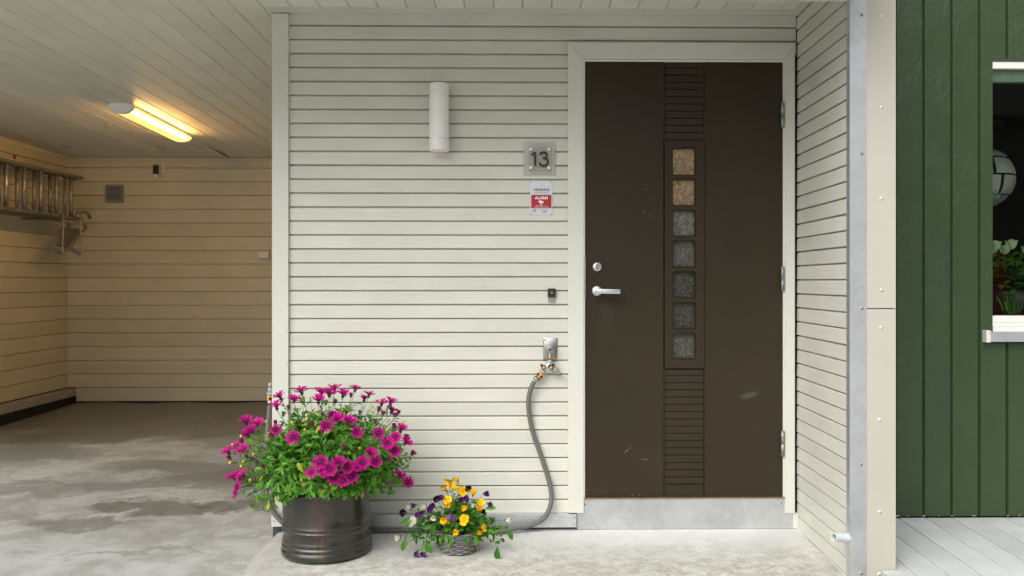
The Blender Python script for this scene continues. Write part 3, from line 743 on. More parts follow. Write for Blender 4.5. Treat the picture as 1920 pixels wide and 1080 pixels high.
# ------------------------------------------------------------------ green house and window
gw = thing('green_wall', 'dark green vertical-board wall of the neighbouring house', 'wall', (2.0, 0, 0), kind='thing')
gz0, gz1 = P(1800, 965.5, 0).z, 3.0
sx_ = [P(1727, 500, 0).x+i*.1297 for i in range(-2, 12)]
wx0 = P(1857, 400, 0).x; wx1 = wx0+1.05
wzt, wzb = P(1880, 117, 0).z, P(1880, 642, 0).z
rotg = Matrix(((0, 0, 1), (0, 1, 0), (1, 0, 0)))
def vboard(x, z, L, wd):
    o = bpy.data.objects.new('board', board_mesh(L, wd, 'green', M['green'])); link(o, gw)
    o.matrix_world = Matrix(((0, 0, 1, 0), (0, 1, 0, 0), (1, 0, 0, 0), (0, 0, 0, 1)))
    o.location = Vector((x, R.uniform(-.0008, .0008), z))-wloc(gw)
for x in sx_:
    xe_ = x+.1297
    if xe_ < wx0 or x > wx1: vboard(x, gz0, gz1-gz0, .1297)
    else:
        if x < wx0:       # notched board beside the window: one piece
            bm = bmesh.new()
            wd = wx0-x
            pr = [(0, 0), (-.004, 0), (-.004, .0065), (-.0115, .0068), (-.0185, .0105), (-.0190, .0125), (-.0190, wd), (0, wd)]
            pr2 = [(0, wd), (-.0190, wd), (-.0190, .1297-.006), (-.0175, .1297-.0035), (-.011, .1297), (0, .1297)]
            prism(bm, pr, gz0, gz1); prism(bm, pr2, gz0, wzb-.002); prism(bm, pr2, wzt+.004, gz1)
            for v in bm.verts: v.co = Vector((v.co.x, v.co.y, v.co.z))
            bmesh.ops.remove_doubles(bm, verts=bm.verts, dist=.0001)
            me = mesh('board', bm, M['green']); o = bpy.data.objects.new('board', me); link(o, gw)
            o.matrix_world = Matrix(((0, 0, 1, 0), (0, 1, 0, 0), (1, 0, 0, 0), (0, 0, 0, 1))); o.location = Vector((x, 0, 0))-wloc(gw)
        else:
            vboard(x, gz0, wzb-.002-gz0, .1297); vboard(x, wzt+.004, gz1-wzt-.004, .1297)
bm = bmesh.new()
bx(bm, XS+.17, wx0-.004, .003, .10, -.3, 3.0); bx(bm, wx1, 4.2, .003, .10, -.3, 3.0)
bx(bm, wx0-.0039, wx1-.0001, .003, .10, -.3, wzb-.01); bx(bm, wx0-.0039, wx1-.0001, .003, .10, wzt+.01, 3.0)
obj('wall_core', bm, M['dark'], gw)
# chipped bottom edge
bm = bmesh.new()
for (px, w_) in ((1683, 9), (1732, 6), (1785, 3), (1826, 8), (1890, 5), (1911, 3), (1702, 2), (1760, 2)):
    p_ = P(px, 964.5, -.02); h_ = R.uniform(.003, .006); W_ = w_/408
    pts = [(p_.x-W_/2, gz0+.0004), (p_.x+W_/2, gz0+.0004), (p_.x+W_*.3, gz0+h_*.7), (p_.x+W_*.05, gz0+h_), (p_.x-W_*.4, gz0+h_*.6)]
    bm.faces.new([bm.verts.new((x, -.0202, z)) for x, z in pts])
obj('paint_chip', bm, plain('primer_chip', (0.5, 0.52, 0.5), 0.7), gw)

wn = thing('window', 'white-framed window in the green wall with a dark room behind', 'window', (wx0+.5, 0, P(1880, 642, 0).z), kind='thing')
wz = lambda y, Y=0: P(1890, y, Y).z
obj('drip_cap', box(wx0, wx1, -.020, .02, wz(117), wz(112.5), .001), M['green'], wn)
obj('frame_head', box(wx0, wx1, -.016, .04, wz(130), wz(117)-.0003, .0015), M['frame'], wn)
obj('sash_head', box(wx0+.001, wx1, .008, .05, wz(153), wz(130.3), .002), plain('green_sash', (0.075, 0.13, 0.075), 0.4, 0, 0.1, 20), wn)
bm = bmesh.new(); bx(bm, wx0, wx1, -.012, .06, wz(604), wz(592), .0015); bx(bm, wx0, wx1, -.020, .06, wz(612), wz(604)-.0004, .0015); bx(bm, wx0, wx1, -.026, .06, wz(621), wz(612)-.0004, .0015)
obj('frame_sill', bm, M['frame'], wn)
bm = bmesh.new(); bx(bm, P(1850.5, 630, -.05).x+.001, wx1+.02, -.052, .0, wz(641, -.05), wz(622, -.05), .001); obj('sill_flashing', bm, M['galv'], wn)
bm = bmesh.new(); bx(bm, P(1849.5, 630, -.055).x, P(1857.5, 630, -.055).x, -.056, -.019, wz(642, -.05), wz(619.5, -.05), .0015); obj('sill_end_cap', bm, M['plasticw'], wn)
c = P(1854.5, 624.5, -.056); screw(wn, (c.x, -.0562, c.z), .0028)
obj('jamb', box(wx0-.003, wx0+.0005, .0205, .06, wz(592), wz(130)), M['green'], wn)
obj('glass_pane', box(wx0+.0007, wx1, .030, .034, wz(592)+.0003, wz(153)-.0003), M['glass'], wn)
obj('jamb', box(wx1-.03, wx1, -.016, .06, wz(592), wz(130)), M['frame'], wn)
# the room behind
rm = thing('dining_room', 'dim room seen through the window in the green wall', 'room', (2.6, 1.6, .3), kind='thing')
RX0, RX1, RY1, RZ0, RZ1 = 1.45, 4.15, 3.6, .1, 2.55
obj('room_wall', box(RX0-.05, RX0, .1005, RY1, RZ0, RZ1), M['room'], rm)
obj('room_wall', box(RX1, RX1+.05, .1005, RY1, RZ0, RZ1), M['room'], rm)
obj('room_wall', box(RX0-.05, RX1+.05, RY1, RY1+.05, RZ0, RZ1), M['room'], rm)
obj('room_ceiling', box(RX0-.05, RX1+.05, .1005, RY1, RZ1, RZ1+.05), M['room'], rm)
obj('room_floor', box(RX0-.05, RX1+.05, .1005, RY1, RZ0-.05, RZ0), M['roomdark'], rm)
obj('inner_sill', box(wx0-.06, wx1+.05, .035, .30, wz(594)-.022, wz(594)-.003, .002), M['frame'], rm)
a = P(1862, 225, 3.3); b_ = P(1890, 330, 3.3)
bm = bmesh.new()
a = P(1858, 226, 3.5); b_ = P(1894, 226, 3.5); c = P(1894, 480, 3.5)
bx(bm, b_.x-.05, b_.x, 3.48, 3.59, c.z, b_.z); bx(bm, a.x-.7, b_.x-.051, 3.48, 3.59, b_.z-.07, b_.z)
obj('door_frame', bm, plain('pale_frame', (0.45, 0.44, 0.40), 0.6), rm)
cb = thing('cabinet', 'low dark cabinet at the back of the dim room', 'cabinet', P(1900, 480, 2.9))
a = P(1900, 430, 2.9)
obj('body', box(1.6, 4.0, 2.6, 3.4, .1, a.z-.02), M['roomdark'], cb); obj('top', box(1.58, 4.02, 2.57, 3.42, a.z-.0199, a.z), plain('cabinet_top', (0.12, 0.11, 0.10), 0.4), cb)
# globe lamp
gc = P(1843, 336, .62)
gl_ = thing('globe_lamp', 'pale globe ceiling lamp of curved panels hanging in the room', 'lamp', gc)
rr = 56/1632*4.62
bm = bmesh.new(); bmesh.ops.create_uvsphere(bm, u_segments=20, v_segments=12, radius=rr*.70); obj('inner_body', bm, plain('lamp_core', (0.10, 0.10, 0.09), 0.6), gl_, True, loc=gc)
rg = random.Random(4)
for lat0, lat1, nn in ((-75, -38, 4), (-34, 2, 7), (6, 40, 7), (44, 78, 4)):
    off = rg.uniform(0, 1)
    for k in range(nn):
        l0 = (k+off)*360/nn+4; l1 = (k+1+off)*360/nn-4; bm = bmesh.new(); g_ = {}
        ex = rg.uniform(-.03, .05)
        for s, rad in ((0, rr*(1+ex)), (1, rr*(.96+ex))):
            for i in range(6):
                for j in range(5):
                    lo = math.radians(l0+(l1-l0)*i/5); la = math.radians(lat0+(lat1-lat0)*j/4)
                    g_[s, i, j] = bm.verts.new((rad*math.cos(la)*math.cos(lo), rad*math.cos(la)*math.sin(lo), rad*math.sin(la)))
            for i in range(5):
                for j in range(4): bm.faces.new((g_[s, i, j], g_[s, i+1, j], g_[s, i+1, j+1], g_[s, i, j+1]))
        for i in range(5):
            for j in (0, 4): bm.faces.new((g_[0, i, j], g_[0, i+1, j], g_[1, i+1, j], g_[1, i, j]))
        for j in range(4):
            for i in (0, 5): bm.faces.new((g_[0, i, j], g_[0, i, j+1], g_[1, i, j+1], g_[1, i, j]))
        obj('panel', bm, M['shade'], gl_, loc=gc)
bm = bmesh.new(); cyl(bm, (gc.x, gc.y, gc.z+rr*.7), (gc.x, gc.y, RZ1), .003, n=6); obj('cord', bm, M['black'], gl_)

# leaves and blooms behind the glass
def leafmat(name, c1, c2, rough=0.45, tr=0.25):
    m, t, b = newmat(name)
    oi = nd(t, 'ShaderNodeNewGeometry'); co = coords(t, False, (1, 1, 1)); n = noise(t, co, 30, 3, 0.6)
    f = mth(t, 'ADD', mth(t, 'MULTIPLY', oi.outputs['Random Per Island'], 0.85), mth(t, 'MULTIPLY', n, 0.25), True)
    c = mix(t, f, c1, c2)
    c = mix(t, ramp(t, oi.outputs['Random Per Island'], [(0.965, 0), (0.97, 1)], 'CONSTANT'), c, (0.38, 0.36, 0.05)); t.links.new(c, b.inputs['Base Color']); b.inputs['Roughness'].default_value = rough
    b.inputs['Specular IOR Level'].default_value = 0.25
    out = [x for x in t.nodes if x.type == 'OUTPUT_MATERIAL'][0]
    tl = nd(t, 'ShaderNodeBsdfTranslucent'); c2_ = mix(t, 1.0, c, (1.3, 1.4, 0.7), 'MULTIPLY'); t.links.new(c2_, tl.inputs[0])
    ms = nd(t, 'ShaderNodeMixShader'); ms.inputs[0].default_value = tr
    t.links.new(b.outputs[0], ms.inputs[1]); t.links.new(tl.outputs[0], ms.inputs[2]); t.links.new(ms.outputs[0], out.inputs[0])
    return m
M['leaf'] = leafmat('daisy_leaf', (0.025, 0.115, 0.008), (0.135, 0.36, 0.030), 0.45, 0.18)
M['leaf2'] = leafmat('pansy_leaf', (0.028, 0.115, 0.012), (0.12, 0.32, 0.035), 0.45, 0.2)
M['stem'] = plain('green_stem', (0.09, 0.20, 0.04), 0.5, 0, 0.3, 60)
M['stemd'] = plain('brown_green_stem', (0.10, 0.12, 0.05), 0.5, 0, 0.3, 60)

def rotto(nrm, spin=0.0):
    return nrm.to_track_quat('Z', 'Y').to_matrix() @ Matrix.Rotation(spin, 3, 'Z')
def add_leaf(bm, p, d, nrm, L, W, style='lobed', curl=0.3, rnd=R):
    """leaf from p along d, upper side nrm"""
    d = d.normalized(); s = d.cross(nrm)
    if s.length < 1e-4: s = d.cross(Vector((1, .2, .1)))
    s.normalize(); n = s.cross(d).normalized()
    if style == 'lobed': pr = [(0, .10), (.25, .16), (.42, .60), (.50, .36), (.66, 1.1), (.73, .62), (.87, .82), (1.0, 0)]
    elif style == 'oval': pr = [(0, .08), (.18, .45), (.42, .95), (.62, 1.0), (.82, .66), (1.0, 0)]
    else: pr = [(0, .2), (.3, .9), (.7, .8), (1.0, 0)]
    prevs = None
    for i, (u, w_) in enumerate(pr):
        c = p+d*(L*u)-n*(curl*L*u*u)+s*(0.04*L*math.sin(u*5+L*300))
        fold = .25*W*w_
        if u == 1.0: row = [bm.verts.new(c)]
        else: row = [bm.verts.new(c-s*W*w_*.5+n*fold), bm.verts.new(c), bm.verts.new(c+s*W*w_*.5+n*fold)]
        if prevs:
            if len(row) == 3:
                bm.faces.new((prevs[0], prevs[1], row[1], row[0])).smooth = True; bm.faces.new((prevs[1], prevs[2], row[2], row[1])).smooth = True
            else:
                bm.faces.new((prevs[0], prevs[1], row[0])).smooth = True; bm.faces.new((prevs[1], prevs[2], row[0])).smooth = True
        prevs = row

# roses on the inner sill
vs_ = thing('rose_bouquet', 'pale green roses in a pot on the inner window sill', 'flowers', P(1880, 590, .16))
def blob_flower(name, c, r, mat, parent):
    bm = bmesh.new(); rr_ = random.Random(int(c.x*1000))
    for ring, (n_, ro, ti) in enumerate(((3, .3, .2), (5, .65, .5), (6, 1.0, .9))):
        for k in range(n_):
            a = 2*PI*k/n_+ring*.5; out = Vector((math.cos(a), math.sin(a), 0)); up = Vector((0, 0, 1)); tang = out.cross(up)
            base = c+out*r*ro*.3; w_ = r*(.5+.25*ring)
            g_ = [[bm.verts.new(base+out*(r*ro*.6*(v_/3)**1.4*ti)+up*(r*1.25*(v_/3)-r*.5)*(1-.12*ring)+tang*(u_-1)*w_*.55*(1 if 0 < v_ < 3 else .55)+out*(-abs(u_-1)*r*.18)) for u_ in range(3)] for v_ in range(4)]
            for v_ in range(3):
                for u_ in range(2): bm.faces.new((g_[v_][u_], g_[v_][u_+1], g_[v_+1][u_+1], g_[v_+1][u_])).smooth = True
    return obj(name, bm, mat, parent)
for q, Yq in (((1866, 462), .12), ((1896, 460), .12), ((1858, 478), .24), ((1884, 470), .28), ((1926, 470), .2), ((1950, 462), .22)):
    c = P(*q, Yq); blob_flower('flower', c, .040, M['rose'], vs_)
bm = bmesh.new(); rr_ = random.Random(8)
for k in range(130):
    p_ = P(rr_.uniform(1852, 1960), rr_.uniform(478, 540), rr_.uniform(.12, .3))
    d = Vector((rr_.uniform(-1, 1), rr_.uniform(-1, .6), rr_.uniform(-.2, 1)))
    add_leaf(bm, p_, d, Vector((0, -.5, 1)), rr_.uniform(.03, .06), rr_.uniform(.018, .03), 'oval', .3, rr_)
obj('leaves', bm, M['leaf2'], vs_)['kind'] = 'stuff'
a = P(1900, 555, .22); bm = bmesh.new(); lathe(bm, [(.0, -.01), (.10, -.005), (.115, .085), (.108, .085), (.1, .07), (0, .07)], 24, (a.x, .22, a.z-.06)); obj('pot', bm, M['roomdark'], vs_)
sp = thing('sprouting_bulbs', 'young green bulb shoots in a small pot behind the window', 'plant', P(1893, 590, .09))
bm = bmesh.new()
for k in range(26):
    p_ = P(rr_.uniform(1880, 1912), 590, rr_.uniform(.06, .12)); L = rr_.uniform(.05, .12)
    add_leaf(bm, p_, Vector((rr_.uniform(-.3, .3), rr_.uniform(-.2, .2), 1)), Vector((0, -1, 0)), L, .006, 'blade', .15, rr_)
for dx in (-1, 1, .3): add_leaf(bm, P(1893, 552, .09), Vector((dx, -.2, .45)), Vector((0, -.6, 1)), .036, .016, 'oval', .2, rr_)
obj('shoots', bm, M['leaf'], sp)
bm = bmesh.new(); a = P(1896, 590, .09); lathe(bm, [(0, 0), (.035, 0), (.042, .02), (.0, .02)], 20, (a.x, .09, a.z-.004)); obj('bowl', bm, M['roomdark'], sp)

# ------------------------------------------------------------------ house added out of view, to darken what the window mirrors
unseen_house = thing('house', 'dark timber house added unseen across the street, to darken the window reflections', 'house', (1, -21, -.36))
mw = plain('dark_timber', (0.10, 0.085, 0.07), 0.7, 0, 0.2, 3); mr = plain('roof_tiles', (0.05, 0.045, 0.045), 0.8, 0, 0.3, 4)
obj('wall', box(5.2, 22, -27, -20, -.36, 5.6), mw, unseen_house)
bm = bmesh.new(); prism(bm, [(-27.6, 5.5), (-19.4, 5.5), (-19.4, 5.65), (-23.5, 8.4), (-27.6, 5.65)], 4.6, 22.6); obj('roof', bm, mr, unseen_house)
for x in (6, 10.5, 14.2, 18.4):
    wf_ = obj('window', box(x, x+1.5, -19.999, -19.93, 1.0, 2.3), M['frame'], unseen_house); obj('pane', box(x+.08, x+1.42, -19.929, -19.92, 1.08, 2.22), M['roomdark'], wf_)
obj('door', box(12.4, 13.4, -19.999, -19.93, -.3, 1.9), M['red'], unseen_house)
# ------------------------------------------------------------------ deck
dk = thing('deck', 'pale grey painted timber deck before the green wall', 'deck', (2, -1, 0), kind='structure')
def deckz(Y): return P(1800, 970, -.0).z+.020*Y-.001
dy0 = -3.2
jx = P(1684.5, 969.9, -.003).x
dang = math.atan(.020)
def dboard(x, wd, y0_, y1_):
    L = y1_-y0_
    o = bpy.data.objects.new('plank', board_mesh(L, wd, 'deck', M['deck'])); link(o, dk)
    # local x->+Y, local z->+X, local -y->up
    o.matrix_world = Matrix(((0, 0, 1, 0), (math.cos(dang), math.sin(dang), 0, 0), (math.sin(dang), -math.cos(dang), 0, 0), (0, 0, 0, 1)))
    o.location = Vector((x, y0_, deckz(y0_)+R.uniform(-.0007, .0007)))-wloc(dk)
pk = .1236
for k in range(-2, 13): dboard(jx+k*pk, pk, dy0, -.006)
xfr = P(1652.5, 1066, YF-.01).x
dboard(xfr, jx-2*pk-xfr, dy0, YF-.012)
dboard(Xe3+.002, jx-2*pk-Xe3-.002, YF-.010, -.006)
bm = bmesh.new(); bx(bm, xfr+.002, jx-pk, dy0, YF-.012, -.36, deckz(-.7)-.022); obj('deck_edge', box(xfr-.0185, xfr, dy0, YF-.012, -.30, deckz(dy0)+.0), M['deck'], dk); bm.free()
obj('deck_joists', box(XS+.19, jx+12*pk, dy0+.05, -.03, -.30, deckz(dy0)-.030), M['dark'], dk)

# ------------------------------------------------------------------ things on the front wall
YW = -.0195
# wall lamp
YL = -.085; rl = (842-805)/2/1632*(D+YL-.02)
lz0, lz1 = P(823, 283, YL).z, P(823, 157, YL).z; lx = P(823.5, 220, YL).x
wl = thing('wall_lamp', 'white cylinder wall lamp on the off-white clapboards', 'lamp', (lx, YL, lz0))
s1, s2 = P(823, 177.5, YL).z, P(823, 261, YL).z
bm = bmesh.new()
lathe(bm, [(0, lz1), (rl-.004, lz1), (rl-.001, lz1-.0015), (rl, lz1-.004), (rl, s1+.0014), (rl-.0030, s1+.0010), (rl-.0030, s1-.0010), (rl, s1-.0014), (rl, s2+.0014), (rl-.0030, s2+.0010), (rl-.0030, s2-.0010), (rl, s2-.0014), (rl, lz0+.001), (rl-.001, lz0), (rl-.004, lz0), (rl-.005, lz0+.012), (0, lz0+.012)], 40)
obj('housing', bm, M['lampwhite'], wl, loc=(lx, YL, 0), angle=30)
obj('mounting_plate', box(lx-.025, lx+.025, YL+rl-.006, YW+.0, (lz0+lz1)/2-.07, (lz0+lz1)/2+.07, .003), M['lampwhite'], wl)
bm = bmesh.new(); cyl(bm, (lx, YL, lz0+.005), (lx, YL, lz0+.0118), rl-.008, n=24); obj('bulb', bm, M['warmspot'], wl)

# number plate
hp = thing('house_number_sign', 'square grey house number plate reading 13', 'sign', P(1011, 328, YW))
a = P(982, 328, YW); b_ = P(1041, 268, YW)
obj('back_plate', box(a.x, b_.x, -.0255, -.0197, a.z, b_.z, .001), M['plate13'], hp)
a = P(991, 324, -.035); b_ = P(1034, 276, -.035)
obj('front_plate', box(a.x, b_.x, -.0385, -.0350, a.z, b_.z, .0006), M['acrylic'], hp)
for q in ((995, 280), (1029, 280), (995, 314.5), (1029, 314.5)):
    c = P(*q, -.04); bm = bmesh.new(); cyl(bm, (c.x, -.0256, c.z), (c.x, -.0349, c.z), .0035, n=10); cyl(bm, (c.x, -.0386, c.z), (c.x, -.043, c.z), .0072, .0066, n=16); obj('standoff', bm, M['white'], hp)
# numerals as built strokes
def stroke(name, pts, w_, y, mat, parent, t_=.0012):
    bm = bmesh.new(); pts = [Vector(p) for p in pts]
    L_, R_ = [], []
    for i, p in enumerate(pts):
        d = (pts[min(i+1, len(pts)-1)]-pts[max(i-1, 0)]).normalized(); n = Vector((-d.z, 0, d.x))
        L_.append(p+n*w_/2); R_.append(p-n*w_/2)
    for k, yy in ((0, y), (1, y-t_)):
        pass
    fr = [(bm.verts.new((l.x, y-t_, l.z)), bm.verts.new((r.x, y-t_, r.z))) for l, r in zip(L_, R_)]
    bk = [(bm.verts.new((l.x, y, l.z)), bm.verts.new((r.x, y, r.z))) for l, r in zip(L_, R_)]
    for i in range(len(pts)-1):
        bm.faces.new((fr[i][0], fr[i][1], fr[i+1][1], fr[i+1][0])); bm.faces.new((fr[i][0], fr[i+1][0], bk[i+1][0], bk[i][0])); bm.faces.new((fr[i][1], fr[i+1][1], bk[i+1][1], bk[i][1]))
    bm.faces.new((fr[0][0], fr[0][1], bk[0][1], bk[0][0])); bm.faces.new((fr[-1][0], fr[-1][1], bk[-1][1], bk[-1][0]))
    return obj(name, bm, mat, parent)
Q = lambda x, y, Y=-.0390: P(975+x/7.2, 260+y/7.2, Y)
bm = bmesh.new()
o1 = stroke('numeral', [Q(204, 181), Q(204, 366)], .0098, -.0388, M['black'], hp)
stroke('numeral_flag', [Q(150, 226), Q(197, 186)], .0078, -.0389, M['black'], o1)
pts = [Q(x, y) for x, y in ((268, 215), (285, 194), (318, 184), (352, 195), (364, 225), (350, 255), (310, 268))]
pts2 = [Q(x, y) for x, y in ((308, 266), (355, 272), (376, 310), (360, 350), (315, 364), (280, 352), (264, 322))]
o3 = stroke('numeral', spline(pts, 5), .0094, -.0388, M['black'], hp)
stroke('numeral_bowl', spline(pts2, 5), .0096, -.0389, M['black'], o3)

# alarm sign
al = thing('alarm_sign', 'silver and red alarm notice under the house number', 'sign', P(1015, 404, YW))
a = P(994, 403.5, YW); b_ = P(1036, 339, YW)
obj('plate', box(a.x, b_.x, -.0222, -.0197, a.z, b_.z, .0006), M['silver'], al)
Y1 = -.0223
a = P(996, 390.5, Y1); b_ = P(1034, 365.5, Y1)
bm = bmesh.new()
pr = rrect(a.x, b_.x, a.z, b_.z, .003); v0_ = [bm.verts.new((x, -.0222, z)) for x, z in pr]; v1_ = [bm.verts.new((x, -.0228, z)) for x, z in pr]
for k in range(len(pr)): bm.faces.new((v0_[k], v0_[(k+1) % len(pr)], v1_[(k+1) % len(pr)], v1_[k]))
bm.faces.new(v1_); obj('red_panel', bm, M['red'], al)
c = P(1015, 358, Y1)
text('lettering', 'verisure', plain('dark_grey_print', (0.05, 0.06, 0.07), 0.5), al, c.x, c.z+.001, -.0226, .019, .0003, 1.16)
c = P(1015, 363, Y1); text('lettering', 'SMART ALARMS', M['greyprint'], al, c.x, c.z+.001, -.0226, .0085, 0, 1.0)
c = P(1015, 374, Y1); text('lettering', 'ALARM', M['white'], al, c.x, c.z+.001, -.0230, .0175, .0006, 1.05)
c = P(1015, 378.5, Y1)
bm = bmesh.new()
for dx, dz, w_, h_, rot in ((0, 0, .020, .009, -18), (-.002, -.009, .006, .010, 0), (-.010, .001, .004, .011, -18)):
    ca, sa = math.cos(math.radians(rot)), math.sin(math.radians(rot))
    vs4 = [bm.verts.new((c.x+dx+u*w_/2*ca-v*h_/2*sa, -.0231+abs(dx)*.001, c.z+dz+u*w_/2*sa+v*h_/2*ca)) for u, v in ((-1, -1), (1, -1), (1, 1), (-1, 1))]
    bm.faces.new(vs4)
obj('camera_symbol', bm, M['white'], al)
bm = bmesh.new()
for (x0_, x1_, y_, hh) in ((1004, 1024, 385.8, .6), (1002, 1010, 388.3, .9), (1012, 1019, 388.3, .9), (1021, 1029, 388.3, .9)):
    a = P(x0_, y_+hh/2, Y1); b_ = P(x1_, y_-hh/2, Y1); bx(bm, a.x, b_.x, -.0231, -.0229, a.z, b_.z)
obj('small_print', bm, M['silver'], al)
bm = bmesh.new()
for (x0_, x1_, y_, hh) in ((1014.5, 1026.5, 394.3, .8), (1016.5, 1018, 396.5, 1), (1019.5, 1025, 396.5, .9), (1015.5, 1025, 399.4, .6), (1000, 1004.5, 394, 1.8)):
    a = P(x0_, y_+hh/2, Y1); b_ = P(x1_, y_-hh/2, Y1); bx(bm, a.x, b_.x, -.0226, -.0223, a.z, b_.z)
obj('small_print', bm, plain('dark_small_print', (0.08, 0.07, 0.07), 0.5), al)
bm = bmesh.new()
q = [P(x, y, Y1) for x, y in ((997.5, 397.8), (999.5, 396.4), (1001.5, 398), (1003.5, 396.2), (1005.5, 395.6))]
tube(bm, [(v.x, -.0226, v.z) for v in spline(q, 4)], .0009, 5); obj('signature', bm, plain('ochre_print', (0.25, 0.15, 0.06), 0.5), al)
for q in ((995.5, 341), (1033.8, 341), (995.5, 401.5), (1033.8, 401.5)):
    c = P(*q, Y1); screw(al, (c.x, -.0222, c.z), .0032)
# white rosette outline on the upper print
c = P(1025, 346.5, Y1); bm = bmesh.new()
for k in range(5):
    a_ = 2*PI*k/5+.3; cyl(bm, (c.x+.0032*math.cos(a_), -.0222, c.z+.0032*math.sin(a_)), (c.x+.0032*math.cos(a_), -.0226, c.z+.0032*math.sin(a_)), .0024, n=10)
obj('rosette', bm, M['white'], al)

# doorbell
db = thing('doorbell', 'small black square doorbell above its pale bracket', 'doorbell', P(1034, 566, YW))
a = P(1027, 557, -.03); b_ = P(1042, 541, -.03)
obj('body', box(a.x, b_.x, -.034, -.0195, a.z, b_.z, .0015), M['black'], db)
c = P(1034.5, 548.8, -.035); bm = bmesh.new(); cyl(bm, (c.x, -.034, c.z), (c.x, -.0375, c.z), .0054, .0046, n=16); obj('button', bm, M['brass'], db)
a = P(1028, 566, -.025); b_ = P(1041.5, 557.5, -.025)
bm = bmesh.new(); bx(bm, a.x, b_.x, -.026, -.0195, a.z, b_.z, .001); bx(bm, a.x, b_.x, -.033, -.0262, a.z, a.z+.005, .001)
obj('bracket', bm, M['chrome'], db)

# ------------------------------------------------------------------ tap, splitter, hose
T = lambda x, y, Y: P(990+x/9.81, 620+y/9.81, Y)
tp = thing('outdoor_tap', 'wall tap with steel plate and two-way splitter, left of the door', 'tap', T(410, 530, YW))
pr = [(v.x, v.z) for v in (T(0, 0, YW),)]
a = T(280, 545, YW); b_ = T(540, 125, YW)
bm = bmesh.new(); pr = rrect(a.x, b_.x, a.z, b_.z, .007)
o_ = [bm.verts.new((x, YW, z)) for x, z in pr]; m_ = [bm.verts.new((x, YW-.004, z)) for x, z in pr]
pi_ = rrect(a.x+.003, b_.x-.003, a.z+.003, b_.z-.003, .005); i_ = [bm.verts.new((x, YW-.006, z)) for x, z in pi_]; n = len(pr)
for A, B in ((o_, m_), (m_, i_)):
    for k in range(n): bm.faces.new((A[k], A[(k+1) % n], B[(k+1) % n], B[k]))
bm.faces.new(i_); obj('wall_plate', bm, M['chrome'], tp, angle=40)
a = T(320, 400, YW); b_ = T(495, 232, YW)
bm = bmesh.new(); bx(bm, a.x, b_.x, -.044, -.0256, a.z, b_.z, .004); obj('raised_housing', bm, M['chrome'], tp, angle=40)
a = T(345, 405, -.05); b_ = T(470, 285, -.05)
bm = bmesh.new(); bx(bm, a.x, b_.x, -.060, -.0442, a.z, b_.z, .002); obj('spindle_block', bm, M['chrome'], tp, angle=40)
c = T(405, 350, -.06)
bm = bmesh.new(); cyl(bm, (c.x, -.0602, c.z), (c.x, -.074, c.z), .0088, .0080, n=6); cyl(bm, (c.x, -.0741, c.z), (c.x, -.0765, c.z), .0060, n=16, mi=1); cyl(bm, (c.x, -.0766, c.z), (c.x, -.080, c.z), .0030, n=10)
obj('spindle', bm, [M['chrome'], M['black']], tp)
for q in ((315, 172), (503, 487)):
    c = T(*q, YW-.006); screw(tp, (c.x, YW-.0062, c.z), .0042, mats=[M['brass'], M['black']])
YT = -.050
v = lambda x, y, Y=YT: T(x, y, Y)
bm = bmesh.new(); cyl(bm, v(405, 400), v(405, 440), .009, .011, n=18); cyl(bm, v(405, 440), v(405, 466), .0135, n=8); obj('outlet', bm, M['chrome'], tp)
bm = bmesh.new(); cyl(bm, v(405, 466), v(405, 522), .0138, n=24); obj('brass_nut', bm, M['brass'], tp)
bm = bmesh.new(); cyl(bm, v(403, 523), v(402, 545), .0098, n=20); tube(bm, spline([v(402, 545), v(395, 600), v(352, 655), v(300, 725)], 6), .0092, 14)
tube(bm, spline([v(402, 560), v(415, 605), v(440, 650), v(472, 690)], 6), .0088, 14); obj('splitter', bm, M['handle'], tp)
for hx_, hy_, tx_, ty_ in ((285, 672, 235, 622), (422, 672, 480, 612)):
    c = v(hx_, hy_, -.062); e = v(tx_, ty_, -.066); bm = bmesh.new()
    cyl(bm, (c.x, -.058, c.z), (c.x, -.070, c.z), .0105, n=18); tube(bm, [(c.x, -.066, c.z), (e.x, -.068, e.z)], .0052, 10); obj('valve_lever', bm, M['black'], tp)
    bm = bmesh.new(); cyl(bm, (c.x, -.0701, c.z), (c.x, -.0725, c.z), .0062, n=16); obj('valve_cap', bm, M['orange'], tp)
bm = bmesh.new(); cyl(bm, v(458, 680), v(512, 735), .013, .0165, n=18); cyl(bm, v(512, 735), v(545, 762), .0155, n=8); cyl(bm, v(545, 762), v(612, 815), .0085, .0070, n=16); obj('spare_outlet', bm, M['grayplastic'], tp)
bm = bmesh.new(); cyl(bm, v(583, 792), v(592, 800), .0082, n=16); obj('seal_ring', bm, M['black'], tp)
